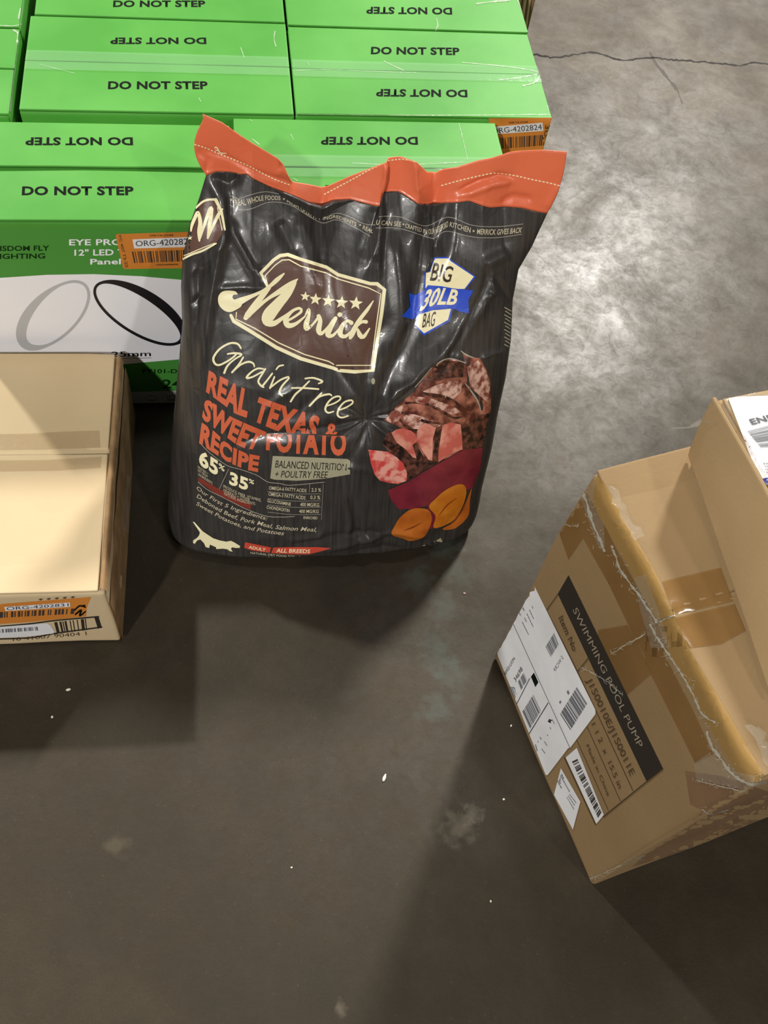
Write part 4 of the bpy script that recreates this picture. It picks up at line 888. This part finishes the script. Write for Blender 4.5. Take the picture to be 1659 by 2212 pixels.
    q.put('orange_lettering#4', ORI, 2, g_text('POTATO', ZG([(735, 862), (1000, 850), (1200, 862), (1445, 872)]), ZG([(722, 1045), (900, 1072), (1130, 1085), (1442, 1100)]), .05), clips=[cut2])
    q.put('orange_lettering#5', ORI, 2, g_text('RECIPE', ZG([(148, 798), (250, 868), (400, 1000), (540, 1070), (670, 1100)]), ZG([(124, 985), (330, 1120), (450, 1185), (560, 1225), (652, 1245)]), .05))
    q.put('percent_lettering', CREAM, 2, g_text('65', ZD([(130, 168), (298, 275)]), ZD([(122, 305), (292, 412)]), .04), g_text('%', ZD([(302, 288), (360, 325)]), ZD([(295, 332), (350, 372)]), .015))
    q.put('percent_lettering#2', CREAM, 2, g_text('35', ZD([(402, 366), (568, 432)]), ZD([(394, 482), (560, 540)]), .04), g_text('%', ZD([(572, 430), (622, 448)]), ZD([(568, 468), (614, 484)]), .015))
    q.put('print_rules', GREYI, 2, g_stroke(ZD([(390, 345), (305, 525)]), 1), g_stroke(ZD([(140, 120), (220, 200), (370, 310), (500, 350), (640, 400), (740, 460), (850, 475), (950, 490), (1250, 462)]), 1.2), g_stroke(ZD([(115, 460), (200, 530), (340, 600), (540, 700), (720, 765), (860, 775), (980, 770)]), 1.2),
          g_stroke(ZD([(1238, 480), (1220, 800)]), .6), *[g_stroke(ZD([(740, y), (950, y + 22), (1215, y + 22)]), .7) for y in (545, 608, 665, 730)], g_stroke(ZD([(1118, 478), (1112, 555)]), .7))
    q.put('red_band', MAR, 2, g_poly(ZD([(120, 415), (200, 465), (300, 520), (450, 595), (592, 662), (588, 708), (450, 655), (280, 570), (118, 455)])))
    q.put('small_lettering', CREAM2, 3, g_text('PROTEIN +', ZD([(115, 315), (205, 375)]), ZD([(115, 340), (205, 398)])), g_text('FAT FROM', ZD([(115, 345), (200, 400)]), ZD([(115, 368), (200, 425)])), g_text('INGREDIENTS', ZD([(120, 380), (245, 462)]), ZD([(120, 405), (245, 488)])),
          g_text('PRODUCE, FIBER, VITAMINS,', ZD([(345, 485), (500, 560), (682, 612)]), ZD([(342, 512), (500, 585), (680, 638)])), g_text('MINERALS + OTHER', ZD([(345, 520), (450, 570), (580, 610)]), ZD([(342, 546), (450, 598), (578, 638)])), g_text('NATURAL INGREDIENTS', ZD([(350, 550), (470, 605), (628, 645)]), ZD([(348, 576), (470, 632), (626, 670)])))
    tl_ = lambda s, a, b, c, d, e=None: g_text(s, ZD([a, b]), ZD([c, d]), .012)
    for k, args in enumerate((('OMEGA-6 FATTY ACIDS', (752, 498), (1088, 524), (750, 530), (1086, 554)), ('2.3 %', (1132, 516), (1218, 518), (1130, 548), (1216, 548)), ('OMEGA-3 FATTY ACIDS', (748, 552), (1078, 588), (746, 584), (1076, 620)), ('0.3 %', (1122, 582), (1210, 584), (1120, 616), (1208, 616)),
                 ('GLUCOSAMINE', (738, 612), (948, 646), (736, 642), (946, 676)), ('400 MG/KG', (1032, 646), (1202, 650), (1030, 678), (1200, 682)), ('CHONDROITIN', (732, 672), (936, 704), (730, 700), (934, 732)), ('400 MG/KG', (1022, 708), (1196, 710), (1020, 738), (1194, 740)), ('ENRICHED', (1060, 768), (1186, 772), (1060, 792), (1184, 796)))):
        q.put('table_lettering#%d' % k, CREAM2, 2, tl_(*args))
    q.put('khaki_panel', KHAKI, 2, g_poly(ZD([(785, 228), (1000, 236), (1455, 255), (1478, 272), (1478, 392), (1250, 432), (1000, 450), (800, 440), (762, 428)])))
    q.put('panel_lettering', BLK, 3, g_text('BALANCED NUTRITION', ZD([(815, 268), (1130, 284), (1448, 300)]), ZD([(805, 332), (1130, 348), (1444, 360)]), 0)); q.put('panel_lettering#2', BLK, 3, g_text('+ POULTRY FREE', ZD([(812, 362), (1282, 368)]), ZD([(802, 420), (1270, 428)]), 0))
    hw = lambda s, a, h: g_text(s, ZD(a), ZD([(x - 6, y + h) for x, y in a]), 0.004, .25)
    q.put('hand_lettering', CREAM2, 2, hw('Our First 5 Ingredients:', [(108, 492), (200, 560), (340, 640), (500, 700), (740, 772)], 34))
    q.put('hand_lettering#2', CREAM2, 2, hw('Deboned Beef, Pork Meal, Salmon Meal,', [(108, 562), (280, 672), (450, 755), (650, 808), (850, 850), (1180, 870)], 36))
    q.put('hand_lettering#3', CREAM2, 2, hw('Sweet Potatoes, and Potatoes', [(104, 632), (270, 728), (440, 810), (640, 868), (890, 905)], 34))
    q.put('dog_picture', CREAM, 2, g_poly(ZD([(68, 818), (82, 820), (155, 902), (200, 932), (250, 965), (310, 985), (370, 996), (410, 988), (445, 1005), (492, 1035), (488, 1052), (455, 1052), (420, 1046), (410, 1060), (425, 1085), (400, 1080), (380, 1065), (340, 1058), (278, 1062), (276, 1045), (222, 1022), (215, 1052), (185, 1045), (168, 1008), (135, 975), (108, 985), (85, 1016), (70, 1005), (72, 985), (108, 960), (126, 938), (132, 912)])))
    q.put('red_ribbon', REDI, 2, g_poly(ZD([(538, 1000), (770, 1048), (757, 1095), (600, 1075), (528, 1050)]))); q.put('red_ribbon#2', REDI, 2, g_poly(ZD([(790, 1048), (1000, 1045), (1200, 1045), (1310, 1055), (1230, 1078), (1110, 1110), (960, 1110), (772, 1098)])))
    q.put('ribbon_lettering', CREAM, 3, g_text('ADULT', ZD([(572, 1030), (722, 1058)]), ZD([(568, 1056), (718, 1084)]), .02)); q.put('ribbon_lettering#2', CREAM, 3, g_text('ALL BREEDS', ZD([(822, 1058), (1122, 1066)]), ZD([(814, 1092), (1116, 1100)]), .02))
    q.put('small_lettering#2', CREAM2, 2, g_text('NATURAL DRY FOOD FOR ADULT', ZD([(585, 1086), (850, 1112), (1100, 1128)]), ZD([(585, 1104), (850, 1130), (1098, 1142)]), .008), g_text('DOGS AND PUPPIES', ZD([(740, 1132), (1100, 1156)]), ZD([(740, 1146), (1100, 1170)]), .008))
    # weight badge
    q.put('badge', BLUE, 1, g_poly(ZB([(545, 885), (640, 880), (858, 1028), (780, 1122), (500, 1120), (470, 1118), (475, 990), (512, 988)])), g_poly(ZB([(425, 1285), (688, 1262), (660, 1362), (468, 1470), (398, 1395)])))
    q.put('badge_field', CREAM, 2, g_poly(ZB([(550, 893), (638, 892), (842, 1028), (772, 1120), (480, 1120), (485, 1000), (515, 995)]))); q.put('badge_field#2', CREAM, 2, g_poly(ZB([(432, 1290), (672, 1268), (648, 1352), (470, 1452), (410, 1392)])))
    q.put('badge_ribbon', BLUE, 3, g_poly(ZB([(358, 1148), (402, 1168), (470, 1130), (500, 1092), (600, 1100), (700, 1118), (838, 1130), (800, 1208), (806, 1302), (742, 1292), (680, 1262), (560, 1272), (430, 1312), (385, 1348), (303, 1325), (368, 1252)])))
    q.put('badge_lettering', BROWND, 3, g_text('BIG', ZB([(545, 922), (695, 958)]), ZB([(512, 1058), (665, 1072)]), .015)); q.put('badge_lettering#2', CREAM, 4, g_text('30LB', ZB([(492, 1128), (600, 1112), (738, 1130)]), ZB([(432, 1290), (560, 1240), (706, 1242)]), .03)); q.put('badge_lettering#3', BROWND, 3, g_text('BAG', ZB([(470, 1305), (562, 1288)]), ZB([(455, 1410), (545, 1398)]), .01))
    # food picture
    MEAT = ink('grilled_meat_print', (88, 40, 32), (200, 130, 108), 55, .4, .68); CHAR = ink('char_print', (36, 20, 18), (124, 74, 60), 100, .42, .66); SEAR = ink('seared_meat_print', (136, 72, 60), (238, 196, 180), 90, .4, .6)
    PINK = ink('pink_meat_print', (210, 104, 92), (244, 172, 152), 34, .42, .6); PINK2 = ink('rare_meat_print', (222, 78, 74), (250, 178, 164), 60, .43, .57); POT = ink('sweet_potato_skin_print', (108, 26, 44), (140, 42, 58), 22, .35, .65)
    SLC = ink('potato_slice_print', (196, 112, 22), (214, 134, 40), 26, .4, .6); SLC2 = ink('potato_slice_print_dark', (180, 92, 26), (200, 112, 36), 26, .4, .6)
    q.put('food_picture', MEAT, 1, g_poly(ZE([(365, 845), (480, 725), (640, 590), (720, 480), (780, 385), (820, 375), (835, 345), (900, 318), (1000, 308), (1090, 340), (1060, 262), (1160, 297), (1215, 300), (1270, 400), (1310, 520), (1315, 760), (1270, 900), (1242, 1095), (1060, 1115), (850, 1225), (650, 1180), (420, 1130), (350, 1060), (400, 1000), (420, 960), (540, 925), (400, 865)])))
    q.put('food_picture_char', CHAR, 2, g_poly(ZE([(790, 400), (850, 345), (940, 318), (1075, 345), (1072, 470), (940, 478), (850, 505), (760, 480)])), g_poly(ZE([(1040, 900), (1130, 880), (1220, 800), (1305, 790), (1270, 930), (1240, 1095), (1070, 1110)])), g_stroke(ZE([(700, 600, 16), (800, 640, 22), (880, 640, 26), (1000, 690, 22), (1040, 740, 14)])), g_stroke(ZE([(560, 700, 20), (700, 700, 18), (860, 760, 26), (980, 830, 22), (1060, 820, 12)])), g_stroke(ZE([(500, 780, 24), (620, 810, 16), (720, 860, 26), (860, 880, 20)])), g_stroke(ZE([(510, 850, 22), (590, 930, 20), (660, 940, 20)])))
    q.put('food_picture_sear', SEAR, 2, g_poly(ZE([(700, 600), (830, 540), (980, 500), (1060, 520), (1050, 600), (960, 680), (860, 620)])), g_poly(ZE([(620, 640), (760, 650), (900, 700), (1000, 740), (1050, 780), (960, 800), (820, 740), (640, 690)])), g_poly(ZE([(540, 790), (640, 800), (800, 850), (900, 900), (640, 940), (540, 860)])), g_poly(ZE([(1100, 380), (1200, 320), (1270, 420), (1305, 560), (1290, 700), (1220, 640), (1130, 560)])), g_poly(ZE([(380, 840), (470, 750), (540, 710), (520, 780), (500, 850), (430, 880)])))
    q.put('food_picture_crust', CHAR, 3, g_poly(ZE([(380, 990), (400, 955), (440, 975), (500, 1050), (620, 1170), (700, 1210), (800, 1240), (860, 1225), (700, 1310), (570, 1385), (500, 1200), (430, 1130), (352, 1060)])), g_poly(ZE([(825, 925), (885, 890), (845, 1225), (795, 1245)])), g_poly(ZE([(600, 1040), (650, 1060), (720, 1180), (780, 1230), (700, 1240), (655, 1180)])))
    for k, (m, P) in enumerate(((PINK, [(432, 965), (470, 935), (525, 922), (600, 940), (645, 975), (662, 1040), (620, 1070), (655, 1190), (620, 1180), (560, 1110), (480, 1050)]), (PINK, [(660, 945), (690, 895), (735, 875), (828, 915), (800, 1010), (795, 1210), (760, 1200), (700, 1110), (655, 1020)]), (PINK, [(885, 895), (960, 870), (1045, 890), (1058, 1000), (1062, 1108), (940, 1160), (848, 1222), (850, 1120)]),
                                (PINK2, [(228, 1112), (330, 1122), (410, 1132), (480, 1180), (535, 1230), (572, 1320), (565, 1388), (490, 1416), (400, 1405), (330, 1385), (285, 1335), (250, 1230)]), (POT, [(400, 1470), (570, 1402), (700, 1320), (860, 1230), (1062, 1115), (1242, 1095), (1218, 1290), (1150, 1450), (1000, 1500), (800, 1600), (640, 1632), (500, 1640), (430, 1560)]),
                                (POT, [(740, 1640), (800, 1600), (830, 1700), (822, 1790), (740, 1800)]), (SLC2, [(1142, 1455), (1128, 1560), (1110, 1700), (1010, 1800), (920, 1822), (885, 1810), (1000, 1740), (1080, 1600)]), (SLC, [(765, 1615), (830, 1540), (900, 1478), (1000, 1425), (1070, 1422), (1095, 1470), (1088, 1540), (1050, 1640), (980, 1738), (880, 1792), (805, 1800), (822, 1700)]),
                                (SLC2, [(435, 1862), (465, 1780), (510, 1710), (600, 1642), (690, 1630), (765, 1650), (790, 1720), (770, 1800), (715, 1888), (600, 1920), (540, 1900)]))):
        q.put('food_picture_piece#%d' % k, m, 4 + (k > 4) + (k > 6), g_poly(ZE(P), k > 4))
    q.put('food_picture_line', ink('slice_line_ink', (140, 66, 20)), 7, g_stroke(ZE([(850, 1700, 3), (920, 1610, 12), (1010, 1540, 5)])), g_stroke(ZE([(540, 1830, 4), (620, 1800, 14), (700, 1760, 4)])), g_stroke(ZE([(960, 1770, 3), (1040, 1680, 10), (1090, 1600, 3)])))
    q.put('white_arc', GREYI, 3, g_stroke(ZE([(830, 370, 6), (870, 330, 10), (960, 305, 8), (1090, 345, 8)])), g_stroke(ZE([(1045, 235, 6), (1090, 270, 14), (1160, 298, 8)])), g_stroke(ZE([(1075, 510, 6), (1150, 610, 14), (1200, 690, 12), (1230, 790, 5)])), g_stroke(ZE([(640, 560, 5), (720, 470, 12), (790, 385, 6)])))
    q.put('origin_panel', KHAKI, 2, g_poly(ZE([(470, 2035), (600, 2000), (830, 1915), (868, 1893), (893, 1940), (872, 2012), (850, 2030), (640, 2050)]))); q.put('origin_lettering', BLK, 3, g_text('AMERICA', ZE([(560, 2012), (700, 1970), (850, 1905)]), ZE([(560, 2048), (720, 2045), (862, 1995)]), .04))
    q.put('gusset_print', KHAKI, 1, *[g_stroke([(1090 + 2 * (k % 2), 664 + 8 * k, 2), (1104, 672 + 8 * k, 2)]) for k in range(11)])
    q.flush({'food_picture': 'picture of grilled meat', 'badge': 'blue weight badge', 'badge_lettering#2': 'cream 30LB lettering', 'shield': 'brown shield', 'stitching': 'cream stitching', 'dog_picture': 'cream picture of a pointing dog', 'white_arc': 'pale highlights drawn in the picture'},
            {'shield_border': 'shield', 'brand_lettering': 'shield', 'badge_lettering': 'badge', 'badge_lettering#2': 'badge', 'badge_lettering#3': 'badge', 'badge_field': 'badge', 'badge_field#2': 'badge', 'badge_ribbon': 'badge', 'panel_lettering': 'khaki_panel', 'panel_lettering#2': 'khaki_panel', 'ribbon_lettering': 'red_ribbon', 'ribbon_lettering#2': 'red_ribbon#2', 'origin_lettering': 'origin_panel', 'gusset_emblem_lines': 'gusset_emblem'})

# ------------------------------------------------------------------ crumbs on the floor
for u, v, l, wd, ang, lab in ((148, 1490, .0085, .0045, .3, 'white foam crumb on the floor in front of the pale carton, the rightmost of two'), (113, 1549, .005, .004, 1.2, 'white foam crumb on the floor, lower left of the other crumb by the pale carton'),
                         (830, 1681, .013, .005, 1.1, 'biggest pale crumb, lying on open floor below the bag'), (1088, 1727, .004, .0035, .4, 'tiny white crumb on the floor left of the pump carton'), (1104, 1568, .0045, .003, .9, 'tiny pale crumb in the shadow beside the pump carton'),
                         (1003, 1282, .005, .0035, .2, 'tiny pale pink crumb on the floor to the lower right of the bag'), (630, 1874, .0035, .0025, .2, 'speck of grit on the open floor, low in the middle of the picture'), (1060, 1947, .0035, .0025, 1.7, 'speck of grit on the floor left of the lowest corner of the pump carton')):
    p = atz(u, v, 0); bm = bmesh.new(); bmesh.ops.create_icosphere(bm, subdivisions=2, radius=1)
    vs = []
    for q_ in bm.verts:
        a = q_.co * (1 + .35 * noise.noise(q_.co * 1.7 + Vector((u, v, 0)))); x, y = a.x * l / 2, a.y * wd / 2
        vs.append(Vector((p.x + x * math.cos(ang) - y * math.sin(ang), p.y + x * math.sin(ang) + y * math.cos(ang), max(0.0002, (a.z + .9) * wd * .3))))
    fs = [tuple(k.index for k in f_.verts) for f_ in bm.faces]; bm.free()
    o = add('crumb', vs, fs, mat('foam_crumb' if u != 1003 else 'pink_crumb', (226, 218, 200) if u != 1003 else (200, 170, 165), .8), None); tag(o, lab, 'crumb', 'crumbs scattered on the floor')
